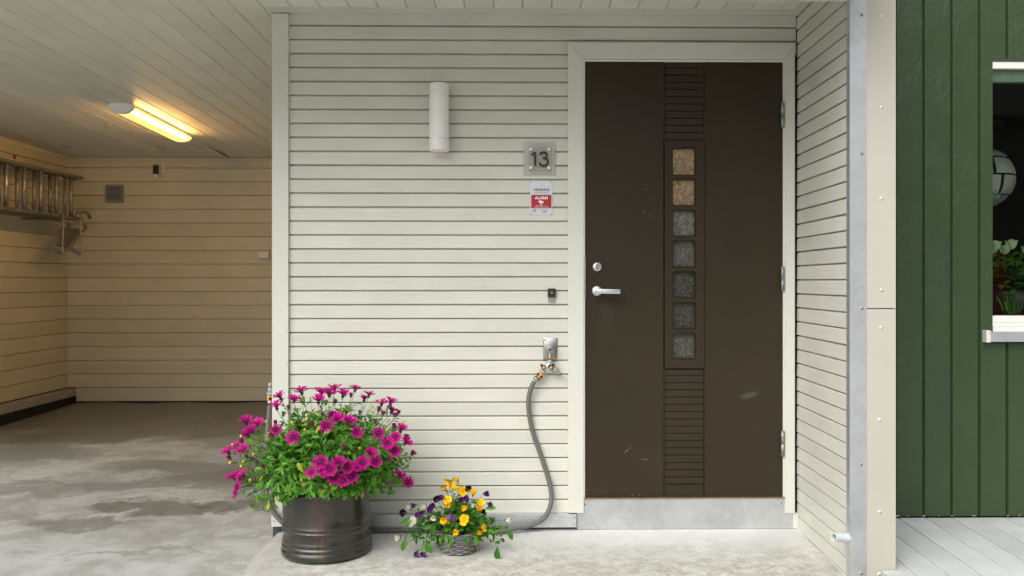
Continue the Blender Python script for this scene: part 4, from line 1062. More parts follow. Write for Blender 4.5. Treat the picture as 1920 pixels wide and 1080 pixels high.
# hose
hs_ = thing('garden_hose', 'ribbed grey garden hose hanging from the tap and running behind the pots', 'hose', P(1000, 990, -.06))
def coupling(parent, a, dvec, s=1.0):
    """grey collar, orange grip with black ovals, steel nut, along dvec from a"""
    d = dvec.normalized(); bm = bmesh.new(); cyl(bm, a, a+d*.010*s, .0145*s, .0150*s, n=20); o = obj('coupling_collar', bm, M['grayplastic'], parent)
    bm = bmesh.new(); cyl(bm, a+d*.0102*s, a+d*.034*s, .0142*s, .0138*s, n=20); og = obj('coupling_grip', bm, M['orange'], parent)
    cen = a+d*.022*s
    tocam = (Vector((0, -1, 0))-d*d.dot(Vector((0, -1, 0)))).normalized(); side = d.cross(tocam)
    for sg in (-1, 1):
        nn_ = (tocam*.72+side*sg*.72).normalized(); bm = bmesh.new()
        cyl(bm, cen+nn_*.0120*s, cen+nn_*.0152*s, .0078*s, .0065*s, n=14); obj('grip_pad', bm, M['black'], og)
    bm = bmesh.new(); cyl(bm, a+d*.0342*s, a+d*.037*s, .0150*s, n=20); obj('seal', bm, M['black'], parent)
    bm = bmesh.new(); cyl(bm, a+d*.0372*s, a+d*.051*s, .0158*s, .0145*s, n=10); obj('hose_nut', bm, M['chrome'], parent)
a = v(300, 725, -.05); e = v(135, 915, -.05)
bm = bmesh.new(); cyl(bm, a, a+(e-a).normalized()*.010, .0120, .0150, n=18); obj('coupling_neck', bm, M['grayplastic'], hs_)
coupling(hs_, a+(e-a).normalized()*.010, e-a, 1.0)
# braided hose material
m, t, b = newmat('ribbed_hose'); M['hose'] = m
wv_ = nd(t, 'ShaderNodeTexWave'); wv_.bands_direction = 'DIAGONAL'; wv_.inputs['Scale'].default_value = 190; co = coords(t, False); t.links.new(co, wv_.inputs['Vector'])
cc = mix(t, wv_.outputs['Fac'], (0.09, 0.088, 0.076), (0.20, 0.195, 0.175)); t.links.new(cc, b.inputs['Base Color']); b.inputs['Roughness'].default_value = 0.45
bump(t, b, wv_.outputs['Fac'], 0.4, 0.001)
hp_ = [v(125, 930, -.05)]+[P(x, y, Y) for x, y, Y in ((998, 722, -.052), (991.5, 745, -.046), (992, 775, -.04), (999, 810, -.035), (1010, 842, -.034), (1021, 875, -.036), (1030, 905, -.04), (1034, 930, -.044), (1030, 954, -.058), (1017, 974, -.068), (995, 985, -.072), (965, 991, -.080))]
def fl_(px, Y):      # hose lying on the slab
    q = P(px, 990, Y); return Vector((q.x, Y, porchz(Y)+.0115))
hp_ += [fl_(940, -.085), fl_(900, -.07), fl_(840, -.062), fl_(780, -.060), fl_(720, -.060), fl_(660, -.062), fl_(600, -.066)]
hp_ += [P(545, 986, -.075), P(531, 980.5, -.070), P(517, 966, -.062), P(507, 950, -.052), P(500, 928, -.03), P(497, 900, .02), P(497, 860, .05), P(500, 820, .07), P(503.5, 790, .075), P(505.5, 760, .075)]
bm = bmesh.new(); tube(bm, spline(hp_, 8), .0108, 14); obj('hose', bm, M['hose'], hs_)
up_ = P(506.5, 756, .075); tpn = P(508, 716, .075)
coupling(hs_, P(507.3, 731, .075), up_-P(508, 731, .075), 1.0) if False else None
d = Vector((0.0, 0, 1))
b0 = P(506.5, 757, .075)
bm = bmesh.new(); cyl(bm, b0, b0+d*.014, .0145, .0158, n=10); obj('hose_nut', bm, M['chrome'], hs_)
bm = bmesh.new(); cyl(bm, b0+d*.0142, b0+d*.038, .0140, .0142, n=20); og = obj('coupling_grip', bm, M['orange'], hs_)
bm = bmesh.new(); cc_ = b0+d*.026+Vector((.004, -.0115, 0)); cyl(bm, cc_, cc_+Vector((.001, -.004, 0)), .0078, .0065, n=14); obj('grip_pad', bm, M['black'], og)
bm = bmesh.new(); cyl(bm, b0+d*.0382, b0+d*.054, .0150, .0145, n=20); cyl(bm, b0+d*.0542, b0+d*.075, .0112, n=8); cyl(bm, b0+d*.0752, b0+d*.098, .0095, .0085, n=16); obj('coupling_collar', bm, M['grayplastic'], hs_)
# wall bracket that holds the upper end, fixed to the house corner
obj('pipe_clip', box(b0.x+.006, XC+.03, .066, .084, b0.z+.056, b0.z+.072), M['steel'], hs_)

# ------------------------------------------------------------------ carport lamp
ya, yb_ = 1.77, 2.82
xc_ = (CP(205, 196).x+CP(247, 192).x)/2
c0 = CP(225, 191.5)
ya = c0.y; xm = c0.x+.0; yb_ = CP(357.8, 250.5).y
wd = .16
lm = thing('carport_lamp', 'lit fluorescent batten glowing yellow on the carport ceiling', 'lamp', (xm, (ya+yb_)/2, ceilz((ya+yb_)/2)))
def sect(wf, hf, n=14, top=.022, shift=0.0):
    return [(wf*math.cos(PI+PI*i/n), -top+hf*math.sin(PI+PI*i/n)) for i in range(n+1)]
def sloped(bm, outline, y0_, y1_, mi=0, smooth=True, mats=None):
    A = [bm.verts.new((xm+x, y0_, ceilz(y0_)+z)) for x, z in outline]; B = [bm.verts.new((xm+x, y1_, ceilz(y1_)+z)) for x, z in outline]; n = len(outline)
    for i in range(n):
        f = bm.faces.new((A[i], A[(i+1) % n], B[(i+1) % n], B[i])); f.smooth = smooth; f.material_index = mats(i) if mats else mi
    bm.faces.new(A[::-1]).material_index = mi; bm.faces.new(B).material_index = mi
bm = bmesh.new(); sloped(bm, [(-.060, -.001), (.060, -.001), (.060, -.021), (-.060, -.021)], ya+.05, yb_-.01, smooth=False); obj('base', bm, M['lampwhite'], lm)
bm = bmesh.new(); cap = [(-.055, -.002), (.055, -.002), (.074, -.014), (.080, -.030), (.072, -.048), (.050, -.062), (.020, -.069), (-.020, -.069), (-.050, -.062), (-.072, -.048), (-.080, -.030), (-.074, -.014)]
sloped(bm, cap, ya, ya+.045, smooth=False); bmesh.ops.bevel(bm, geom=[e for e in bm.edges if abs(e.verts[0].co.y-e.verts[1].co.y) < .001], offset=.002, segments=2, affect='EDGES'); obj('end_cap', bm, M['lampwhite'], lm)
dif = [(-.076, -.024), (.070, -.022), (.082, -.036), (.066, -.053), (.040, -.063), (.014, -.067), (-.014, -.067), (-.040, -.063), (-.060, -.055), (-.074, -.040)]
bm = bmesh.new(); sloped(bm, dif, ya+.046, yb_, mats=lambda i: 0); obj('diffuser', bm, [M['diffuser']], lm)
bm = bmesh.new(); cyl(bm, (xm+.040, ya+.07, ceilz(ya+.07)-.040), (xm+.040, yb_-.03, ceilz(yb_-.03)-.040), .013, n=14); obj('tube', bm, M['tube'], lm)

# ------------------------------------------------------------------ small fittings in the carport
bwY = YB-.019
vt = thing('air_vent', 'square grey louvred vent high on the carport back wall', 'vent', P(214, 380, bwY))
a = P(197.5, 380.5, bwY); b_ = P(232.5, 346.5, bwY)
bm = bmesh.new(); bx(bm, a.x, b_.x, bwY-.010, bwY-.0005, a.z, a.z+.022, .002); bx(bm, a.x, b_.x, bwY-.010, bwY-.0005, b_.z-.022, b_.z, .002)
bx(bm, a.x, a.x+.022, bwY-.0101, bwY-.0005, a.z+.0221, b_.z-.0221, .002); bx(bm, b_.x-.022, b_.x, bwY-.0101, bwY-.0005, a.z+.0221, b_.z-.0221, .002)
obj('frame', bm, M['vent'], vt); obj('backing', box(a.x+.02, b_.x-.02, bwY-.003, bwY-.0004, a.z+.02, b_.z-.02), M['dark'], vt)
nsl = 6; hh = (b_.z-a.z-.044)/nsl
for k in range(nsl):
    bm = bmesh.new(); z = a.z+.022+k*hh; prism(bm, [(bwY-.009, z+.001), (bwY-.004, z+hh*.75), (bwY-.003, z+hh*.75), (bwY-.008, z)], a.x+.0221, b_.x-.0221); obj('slat', bm, M['vent'], vt)
jb = thing('junction_box', 'small white electrical box on the carport back wall near the post', 'junction box', P(495, 484, bwY))
a = P(485, 484, bwY-.03); b_ = P(504, 471, bwY-.03)
obj('cover', box(a.x, b_.x, bwY-.035, bwY-.012, a.z, b_.z, .004), M['plasticw'], jb); obj('base', box(a.x+.004, b_.x-.004, bwY-.0118, bwY-.0004, a.z+.003, b_.z-.003), M['plasticw'], jb)
wb = thing('wall_sensor', 'black-capped white sensor beside the vertical strip below the ceiling', 'sensor', P(291, 332, bwY))
a = P(287.5, 326, bwY-.05); b_ = P(295, 309.5, bwY-.05)
bm = bmesh.new(); bx(bm, a.x, b_.x, bwY-.06, bwY-.02, a.z, b_.z, .003); obj('head', bm, M['black'], wb)
bm = bmesh.new(); bx(bm, a.x+.004, b_.x-.002, bwY-.05, bwY-.0005, a.z-.034, a.z-.0005, .003); obj('base', bm, M['plasticw'], wb)
br = thing('shelf_bracket', 'thin white L-shaped bracket below the carport ceiling', 'bracket', P(306, 333, bwY))
a = P(304, 333, bwY-.004); b_ = P(309, 303, bwY-.004)
bm = bmesh.new(); bx(bm, a.x, b_.x, bwY-.006, bwY-.0005, a.z, b_.z, .001); bx(bm, a.x-.002, b_.x-.008, bwY-.055, bwY-.0062, a.z, a.z+.006, .001)
obj('arm', bm, M['plasticw'], br)
for q in ((306.5, 307), (306.5, 325)):
    c = P(*q, bwY-.006); screw(br, (c.x, bwY-.0062, c.z), .004)
for i, (q, lab) in enumerate((((200, 229.5), 'bent wire cup hook in the ceiling just behind the lamp end cap'), ((125, 272), 'bent wire cup hook in the ceiling above the ladder corner'), ((301, 273.5), 'bent wire cup hook in the ceiling above the wall sensor'))):
    c = CP(*q); h = thing('ceiling_hook', lab, 'hook', c, 'hooks in the carport ceiling')
    bm = bmesh.new(); s = .024
    pts = [(-.03, 0, -.004), (-.012, 0, -.006), (-.004, 0, -.02), (.008, 0, -.034), (.020, 0, -.026), (.028, 0, -.006)]
    tube(bm, spline([(c.x+x, c.y+y, c.z+z) for x, y, z in pts], 4), .0028, 6); obj('wire', bm, M['steel'], h)

# ------------------------------------------------------------------ ladder on the side wall
Ld = thing('ladder', 'double aluminium ladder hung sideways along the carport side wall', 'ladder', (-3.95, 2.5, 1.6))
def lad(Xp, yref, sp, ztop, zbot, n, yend, rr_, first):
    for zz, nm in ((ztop, 'rail'), (zbot, 'rail')):
        bm = bmesh.new(); bx(bm, Xp-.030, Xp+.030, 1.2, yend, zz-.0125, zz+.0125, .003); bx(bm, Xp-.034, Xp-.0301, 1.2, yend, zz-.020, zz+.020) if first else None
        obj(nm, bm, M['aludark'], Ld)
    for k in range(n):
        y_ = yref-k*sp
        if y_ < 1.25: break
        bm = bmesh.new(); cyl(bm, (Xp, y_, zbot+.0127), (Xp, y_, ztop-.0127), rr_, n=12); obj('rung', bm, M['alu'], Ld)
zt_ = PX(133, 333, -3.89).z; zb_2 = PX(133, 405.5, -3.89).z
ye = PX(150, 335, -3.89).y
ye = min(ye, YB-.05)
yr = PX(133, 370, -3.89).y; yr2 = PX(11, 350, -3.89).y
lad(-3.89, yr, (yr-yr2)/4, zt_+.012, zb_2-.012, 18, ye, .0155, True)
zt2 = PX(121.5, 333.5, -4.03).z; zb2 = PX(121.5, 412, -4.03).z
yq = PX(121.6, 370, -4.03).y; yq2 = PX(32, 350, -4.03).y
lad(-4.03, yq, (yq-yq2)/3, zt2+.012, zb2-.006, 18, ye-.1, .0155, False)
# brackets that carry it
for yk in (3.2, 1.6):
    bm = bmesh.new(); tube(bm, [(XL+.0, yk, zb_2-.045), (-3.83, yk, zb_2-.045), (-3.83, yk, zb_2-.01)], .008, 8); obj('wall_bracket', bm, M['steel'], Ld)
hk = thing('coat_hook', 'small bent hook with a magenta cap above the ladder', 'hook', PX(20, 303, -3.95))
X_ = -3.98
pts = [PX(16, 311, X_), PX(21, 307, X_), PX(25, 301, X_), PX(27, 296, X_)]
bm = bmesh.new(); tube(bm, spline(pts, 4), .0055, 8); obj('stem', bm, M['plasticw'], hk)
bm = bmesh.new(); cyl(bm, pts[-1]-Vector((0, 0, .008)), pts[-1]+Vector((0.004, 0, .022)), .0115, n=14); obj('cap', bm, M['magenta_cap'], hk)
# folded ladder step bracket hanging from its end
sb = thing('ladder_step', 'folded metal ladder step with hooks hanging under the ladder end', 'step', PX(118, 475, -3.9))
W = lambda x, y, Xp=-3.90: PX(x/4.91, 270+y/4.91, Xp)
def plate(name, pts, Xp, th_, mat, par):
    bm = bmesh.new(); a = [W(x, y, Xp) for x, y in pts]; A = [bm.verts.new(v_) for v_ in a]; B = [bm.verts.new(v_+Vector((th_, 0, 0))) for v_ in a]; n = len(a)
    for i in range(n): bm.faces.new((A[i], A[(i+1) % n], B[(i+1) % n], B[i]))
    bm.faces.new(A[::-1]); bm.faces.new(B); return obj(name, bm, mat, par)
galvd = plain('dull_galvanised', (0.27, 0.25, 0.22), 0.55, 0.5, 0.2, 20)
plate('tread', [(560, 775), (740, 775), (625, 960), (495, 940)], -3.93, .004, galvd, sb)
plate('side_plate', [(545, 785), (572, 775), (500, 945), (575, 1005), (570, 1028), (445, 960)], -3.92, .005, M['vent'], sb)
plate('side_plate', [(735, 790), (742, 820), (665, 950), (738, 1005), (735, 1032), (615, 962)], -3.88, .005, M['vent'], sb)
for pts, X_ in (([(583, 640), (580, 820), (574, 1018)], -3.86), ([(690, 660), (715, 648), (742, 660), (742, 820), (737, 1022)], -3.84)):
    bm = bmesh.new(); tube(bm, spline([W(x, y, X_) for x, y in pts], 5), .0070, 8); obj('rod', bm, M['alu'], sb)
for pts, X_ in (([(590, 775), (625, 775), (637, 755), (632, 735), (618, 728)], -3.90), ([(735, 800), (775, 798), (790, 772), (785, 752), (768, 745)], -3.87)):
    bm = bmesh.new(); tube(bm, spline([W(x, y, X_) for x, y in pts], 5), .0125, 8); obj('hook', bm, galvd, sb)
bm = bmesh.new(); tube(bm, spline([W(690, 665, -3.86), W(712, 637, -3.86), W(760, 632, -3.86), W(803, 636, -3.86), W(828, 682, -3.86)], 5), .0130, 8); obj('top_bar', bm, M['steel'], sb)

# ------------------------------------------------------------------ metal pot
pcx = P(613, 1000, -.29).x; pcy = -.29
pz0 = porchz(pcy)+.002
pt = thing('metal_pot', 'dark bronze metal pot with ribbed rings holding the magenta daisies', 'pot', (pcx, pcy, pz0))
s_ = .189
prof = [(.0, .003), (s_*.93, 0), (s_*.985, .005), (s_*1.0, .016), (s_*.995, .026), (s_*.970, .033), (s_*.966, .036), (s_*.980, .040), (s_*.982, .045), (s_*.970, .050), (s_*.956, .0535), (s_*.955, .056), (s_*.968, .060), (s_*.966, .066), (s_*.952, .072),
        (s_*.945, .080), (s_*.942, .090), (s_*.944, .101), (s_*.958, .106), (s_*.972, .1105), (s_*.970, .115), (s_*.955, .1185), (s_*.954, .1205), (s_*.970, .124), (s_*.974, .129), (s_*.966, .134), (s_*.955, .139), (s_*.953, .18), (s_*.950, .232), (s_*.952, .252), (s_*.975, .262), (s_*.978, .268), (s_*.965, .273), (s_*.91, .270), (s_*.90, .255), (s_*.89, .225), (0, .222)]
bm = bmesh.new(); lathe(bm, prof, 72)
for v_ in bm.verts:
    a_ = math.atan2(v_.co.y, v_.co.x); k = 1+.006*math.sin(2*a_+.5)+.004*math.sin(5*a_+v_.co.z*20)
    v_.co.x *= k; v_.co.y *= k
m, t, b = newmat('bronze_glaze'); M['bronze'] = m
co = coords(t, False, (1, 1, 1)); n1 = noise(t, co, 9, 8, 0.7); n2 = noise(t, coords(t, False, (20, 20, 3.0)), 1.0, 6, 0.7); n3 = noise(t, co, 120, 3, 0.6)
c = mix(t, ramp(t, n1, [(0.35, 0), (0.7, 1)]), (0.030, 0.031, 0.030), (0.070, 0.058, 0.043))
c = mix(t, mth(t, 'MULTIPLY', ramp(t, n2, [(0.54, 0), (0.74, 1)]), 0.65), c, (0.135, 0.082, 0.042))
c = mix(t, mth(t, 'MULTIPLY', ramp(t, n2, [(0.22, 1), (0.36, 0)]), 0.6), c, (0.05, 0.065, 0.065))
spk = ramp(t, noise(t, co, 60, 2, 0.5), [(0.75, 0), (0.79, 1)]); c = mix(t, spk, c, (0.25, 0.2, 0.14))
# green bloom in the hollow at the foot
sx = nd(t, 'ShaderNodeSeparateXYZ'); t.links.new(co, sx.inputs[0])
ft = mth(t, 'MULTIPLY', ramp(t, sx.outputs[2], [(0.0, 1), (0.03, 0)]), ramp(t, n1, [(0.42, 0), (0.56, 1)])); c = mix(t, mth(t, 'MULTIPLY', ft, 0.7), c, (0.03, 0.055, 0.02))
t.links.new(c, b.inputs['Base Color']); b.inputs['Metallic'].default_value = 0.55; b.inputs['Coat Weight'].default_value = 0.55; b.inputs['Coat Roughness'].default_value = 0.16
t.links.new(ramp(t, n1, [(0.3, 0.22), (0.7, 0.42)]), b.inputs['Roughness'])
p_ = bump(t, b, n1, 0.35, 0.004); bump(t, b, n3, 0.2, 0.001, p_)
obj('body', bm, M['bronze'], pt, loc=(pcx, pcy, pz0), smooth=True)
bm = bmesh.new(); cyl(bm, (pcx, pcy, pz0+.224), (pcx, pcy, pz0+.240), s_*.885, n=40); obj('soil', bm, plain('dark_soil', (0.02, 0.014, 0.01), 0.95, 0, 0.4, 60, 0, 0.8), pt)

# ------------------------------------------------------------------ magenta daisies
rd = random.Random(77)
m, t, b = newmat('magenta_petal'); M['petal'] = m
co = coords(t, False); ln = nd(t, 'ShaderNodeVectorMath', operation='LENGTH'); t.links.new(co, ln.inputs[0])
oi = nd(t, 'ShaderNodeObjectInfo')
c = ramp(t, mth(t, 'DIVIDE', ln.outputs['Value'], .030), [(0.15, (0.08, 0.002, 0.05)), (0.42, (0.36, 0.003, 0.15)), (1.0, (0.72, 0.009, 0.34))])
hsn = nd(t, 'ShaderNodeHueSaturation'); t.links.new(c, hsn.inputs['Color'])
t.links.new(mth(t, 'ADD', mth(t, 'MULTIPLY', oi.outputs['Random'], 0.42), 0.68), hsn.inputs['Value'])
geo = nd(t, 'ShaderNodeNewGeometry'); cb_ = mix(t, geo.outputs['Backfacing'], hsn.outputs[0], (0.22, 0.012, 0.17))
t.links.new(hsn.outputs[0], b.inputs['Base Color']); b.inputs['Roughness'].default_value = 0.6; b.inputs['Specular IOR Level'].default_value = 0.15
out = [x for x in t.nodes if x.type == 'OUTPUT_MATERIAL'][0]; tl = nd(t, 'ShaderNodeBsdfTranslucent'); t.links.new(hsn.outputs[0], tl.inputs[0])
ms = nd(t, 'ShaderNodeMixShader'); ms.inputs[0].default_value = 0.3; t.links.new(b.outputs[0], ms.inputs[1]); t.links.new(tl.outputs[0], ms.inputs[2]); t.links.new(ms.outputs[0], out.inputs[0])
M['disc'] = plain('daisy_disc', (0.035, 0.025, 0.05), 0.6, 0, 0.4, 300)
M['calyx'] = plain('calyx_green', (0.07, 0.10, 0.035), 0.6, 0, 0.3, 80)
M['darkpetal'] = plain('dark_plum_petal', (0.14, 0.012, 0.09), 0.55, 0, 0.35, 120)
M['yellowbud'] = plain('yellow_bud', (0.55, 0.42, 0.04), 0.5, 0, 0.35, 150)
def daisy(name, tilt, npet=16, L=.029, w_=.0074, seed=0, back='calyx', jag=.12):
    rr_ = random.Random(seed); bm = bmesh.new()
    for k in range(npet):
        a = 2*PI*k/npet+rr_.uniform(-.08, .08); ti = tilt+rr_.uniform(-jag, jag); l = L*rr_.uniform(.86, 1.06)
        out_ = Vector((math.cos(a), math.sin(a), 0)); tg = Vector((-math.sin(a), math.cos(a), 0)); rows = []
        for u, ww in ((.10, .35), (.4, .8), (.75, 1.0), (.93, .85), (1.0, .45)):
            t_i = ti*(1-.25*u); r_ = l*u*math.cos(t_i); z = l*u*math.sin(t_i)+.002
            rows.append([bm.verts.new(out_*r_+tg*w_*ww*.5*sg+Vector((0, 0, z+(0.0009 if sg else -.0002)))) for sg in (-1, 0, 1)])
        for A, B in zip(rows, rows[1:]):
            for i in (0, 1): f = bm.faces.new((A[i], A[i+1], B[i+1], B[i])); f.smooth = True
    lathe(bm, [(.0, .0052), (.0030, .0048), (.0050, .0028), (.0054, .0005)], 12, mi=1)
    lathe(bm, [(.0060, .0015), (.0050, -.0035), (.0022, -.007), (.0006, -.009)], 10, mi=2)
    return mesh(name, bm, [M['petal'], M['disc'], M[back]])
DA = [daisy('open_daisy', .12, 17, seed=1), daisy('open_daisy', .30, 15, seed=2), daisy('open_daisy', -.08, 16, seed=3, jag=.2)]
DB = [daisy('cupped_daisy', .75, 15, seed=4), daisy('cupped_daisy', .60, 14, seed=5), daisy('cupped_daisy', .95, 14, seed=6, jag=.25)]
def closed(seed, mats, s=1.0):
    rr_ = random.Random(seed); bm = bmesh.new()
    for k in range(11):
        a = 2*PI*k/11; ti = 1.25+rr_.uniform(-.12, .1); out_ = Vector((math.cos(a), math.sin(a), 0)); tg = Vector((-math.sin(a), math.cos(a), 0)); rows = []
        for u, ww in ((.05, .6), (.4, 1.0), (.8, .85), (1.0, .3)):
            rows.append([bm.verts.new((out_*(.004+.019*u*math.cos(ti)*(1.5-u))+tg*.0052*ww*.5*sg+Vector((0, 0, .017*u)))*s) for sg in (-1, 0, 1)])
        for A, B in zip(rows, rows[1:]):
            for i in (0, 1): bm.faces.new((A[i], A[i+1], B[i+1], B[i])).smooth = True
    lathe(bm, [(0.0045*s, .012*s), (.0062*s, .004*s), (.0052*s, -.001*s), (.001*s, -.006*s)], 10, mi=1)
    return mesh('closed_daisy', bm, mats)
DC = [closed(1, [M['darkpetal'], M['calyx']]), closed(2, [M['petal'], M['calyx']])]
bm = bmesh.new(); bmesh.ops.create_icosphere(bm, subdivisions=1, radius=.0055)
for v_ in bm.verts: v_.co.z *= 1.3
budm = mesh('bud', bm, M['yellowbud'], True)

DZ = 2.8425
opn = [(645, 88, 'B'), (472, 107, 'B'), (361, 136, 'B'), (431, 149, 'B'), (575, 112, 'B'), (618, 120, 'B'), (560, 156, 'B'), (690, 123, 'B'), (755, 92, 'B'), (733, 124, 'C'), (803, 147, 'B'), (828, 121, 'B'),
       (339, 188, 'B'), (335, 303, 'A'), (425, 340, 'A'), (603, 282, 'A'), (638, 230, 'A'), (664, 255, 'B'), (582, 227, 'C'), (688, 220, 'D'), (722, 268, 'B'), (781, 216, 'D'), (762, 315, 'A'), (880, 320, 'A'),
       (896, 168, 'B'), (943, 168, 'B'), (905, 220, 'C'), (948, 208, 'B'), (970, 230, 'C'), (998, 310, 'B'), (970, 342, 'A'), (1022, 376, 'B'), (965, 415, 'A'), (928, 375, 'A'), (1057, 434, 'C'),
       (178, 272, 'B'), (238, 280, 'B'), (208, 312, 'B'), (185, 337, 'B'), (155, 370, 'C'), (130, 402, 'B'), (165, 416, 'B'), (84, 425, 'B'), (90, 455, 'C'), (125, 540, 'A'), (152, 560, 'A'), (110, 560, 'B'), (118, 640, 'A'), (125, 612, 'A'), (163, 548, 'B'),
       (530, 279, 'C'), (580, 322, 'D'), (650, 157, 'D'), (318, 343, 'D'), (457, 357, 'D'), (690, 398, 'C'), (268, 506, 'C'), (208, 465, 'D'), (533, 482, 'D'), (571, 472, 'A'), (523, 530, 'A'), (593, 525, 'A'), (622, 512, 'A'),
       (640, 558, 'A'), (672, 487, 'B'), (715, 500, 'A'), (690, 570, 'A'), (737, 553, 'A'), (775, 492, 'A'), (796, 478, 'A'), (838, 437, 'B'), (865, 475, 'A'), (940, 470, 'C'), (990, 556, 'B'), (1037, 583, 'A'), (938, 597, 'D'),
       (862, 266, 'D'), (333, 270, 'C'), (403, 190, 'D'), (372, 225, 'D'), (600, 165, 'D'), (985, 215, 'D'), (880, 200, 'D'), (1030, 345, 'C'), (235, 485, 'D'), (963, 290, 'C')]
dp = thing('daisy_plant', 'bushy plant of magenta daisies filling the bronze pot', 'plant', (pcx, pcy, pz0+.235))
mcx, mcz = pcx+.0, pz0+.36
base = Vector((pcx, pcy, pz0+.235))
rims = []
stm = bmesh.new()
def stem(bm, a, b_, r, bow=.15, up=0.6):
    a, b_ = Vector(a), Vector(b_); L = (b_-a).length
    m1 = a+(b_-a)*.45+Vector((0, 0, L*bow)); pts = spline([a, m1, b_], 4); tube(bm, pts, r, 5, taper=.7); return pts
leafb = bmesh.new()
def dress(pts, n, L0, L1, f0=.15, rnd=rd, style='lobed', bm=leafb, W=.36):
    for k in range(n):
        u = f0+(1-f0)*rnd.random()**.8; i = min(int(u*(len(pts)-1)), len(pts)-2); p = pts[i].lerp(pts[i+1], u*(len(pts)-1)-i)
        ax = (pts[i+1]-pts[i]).normalized(); sd_ = Vector((rnd.gauss(0, 1), rnd.gauss(0, 1), rnd.gauss(0, .7))); sd_ = (sd_-ax*sd_.dot(ax)).normalized()
        d = (ax*rnd.uniform(.3, 1.0)+sd_*rnd.uniform(.5, 1.1)).normalized(); L = rnd.uniform(L0, L1)*(1.1-.4*u)
        nn_ = (ax+Vector((0, -.5, .7))+Vector((rnd.gauss(0, .3), rnd.gauss(0, .3), 0))).normalized()
        add_leaf(bm, p, d, nn_, L, L*W*rnd.uniform(.8, 1.2), style, rnd.uniform(.05, .55), rnd)
for (x, y, ty) in opn:
    px, py = 400+x/DZ, 700+y/DZ
    nxr = (px-608)/175; nyr = (py-850)/120
    rho = min(.98, math.hypot(nxr, nyr))
    if py < 785: Y = pcy+rd.uniform(-.17, .10)
    else: Y = pcy-.30*math.sqrt(1-rho*rho)-.02
    c = P(px, py, Y)
    out_ = Vector((c.x-mcx, c.y-pcy, max(0, c.z-mcz)))
    if out_.length > 0: out_.normalize()
    tocam = (Vector((0, -D, H))-c).normalized()
    if ty == 'A': nrm = tocam*1.0+Vector((0, 0, .35))+out_*.35
    elif ty == 'B': nrm = Vector((0, 0, 1.0))+tocam*.30+out_*.55
    else: nrm = Vector((0, 0, 1.0))+out_*.4
    if px < 470 and ty == 'A': nrm = Vector((-1.0, -.7, .35))
    nrm = (nrm+Vector((rd.gauss(0, .18), rd.gauss(0, .18), rd.gauss(0, .12)))).normalized()
    me = {'A': DA, 'B': DB, 'C': [DC[1]], 'D': [DC[0]]}[ty]; me = rd.choice(me)
    o = bpy.data.objects.new('flower', me); link(o, dp); o.location = c-wloc(dp)
    mt = rotto(nrm, rd.uniform(0, 6.28)); s = rd.uniform(.88, 1.10)*({'B': 1.22, 'A': 1.0}.get(ty, 1.08))
    o.rotation_euler = mt.to_euler(); o.scale = (s, s, s)
    # its stem goes down into the mound
    k = .35+.1*rd.random()
    bs = base+Vector(((c.x-base.x)*k, (c.y-base.y)*k, max(0.0, (c.z-base.z)*.25)))
    pts = stem(stm, bs, c-nrm*.008, .0016, .10 if py < 800 else .22)
    dress(pts, rd.randint(5, 10), .028, .056, .0, W=.40)
# many leafy shoots filling the mound
n_s = 0
while n_s < 400:
    th_ = rd.uniform(0, 2*PI); ph = rd.random()
    el = math.radians(-22+102*rd.random()**.95)
    # uneven outline of the mound
    rx_ = .305*(1+.10*math.sin(3*th_+1)+.07*math.sin(7*th_)); rz_ = .262*(1+.06*math.sin(5*th_+2))
    k = rd.uniform(.55, 1.0)**.6
    tip = Vector((mcx+rx_*k*math.cos(el)*math.cos(th_)*1.07, pcy+rx_*k*.92*math.cos(el)*math.sin(th_), mcz-.02+(rz_ if el > 0 else .22)*k*math.sin(el)))
    if tip.y > -.045: tip.y = -.045-rd.random()*.08
    bs = base+Vector(((tip.x-base.x)*.35, (tip.y-base.y)*.35, (max(tip.z, base.z)-base.z)*.3))
    if tip.z < pz0+.27 and math.hypot(tip.x-pcx, tip.y-pcy) < s_*1.06: continue
    pts = stem(stm, bs, tip, .0018, .12 if tip.z > base.z+.1 else .35)
    dress(pts, rd.randint(10, 15), .036, .072, .12, W=.37)
    n_s += 1
# trailing sprigs over the left rim and right side
for q, Y in (((490, 955), -.40), ((505, 940), -.42), ((475, 930), -.36), ((545, 936), -.50), ((532, 948), -.47), ((568, 932), -.52), ((600, 930), -.53), ((640, 922), -.53), ((672, 930), -.50), ((705, 920), -.48), ((728, 938), -.40), ((742, 925), -.36), ((715, 905), -.45), ((460, 900), -.34), ((590, 925), -.53), ((625, 925), -.53), ((655, 930), -.52), ((445, 870), -.3), ((455, 835), -.28), ((480, 815), -.25), ((765, 890), -.33), ((755, 865), -.30), ((500, 948), -.40), ((515, 930), -.45)):
    tip = P(q[0], q[1]-(11 if q[0] > 520 else 4), Y); pts = stem(stm, base+Vector(((tip.x-base.x)*.5, (tip.y-base.y)*.5, .02)), tip, .0018, .28); dress(pts, 14, .040, .074, .25, W=.38)
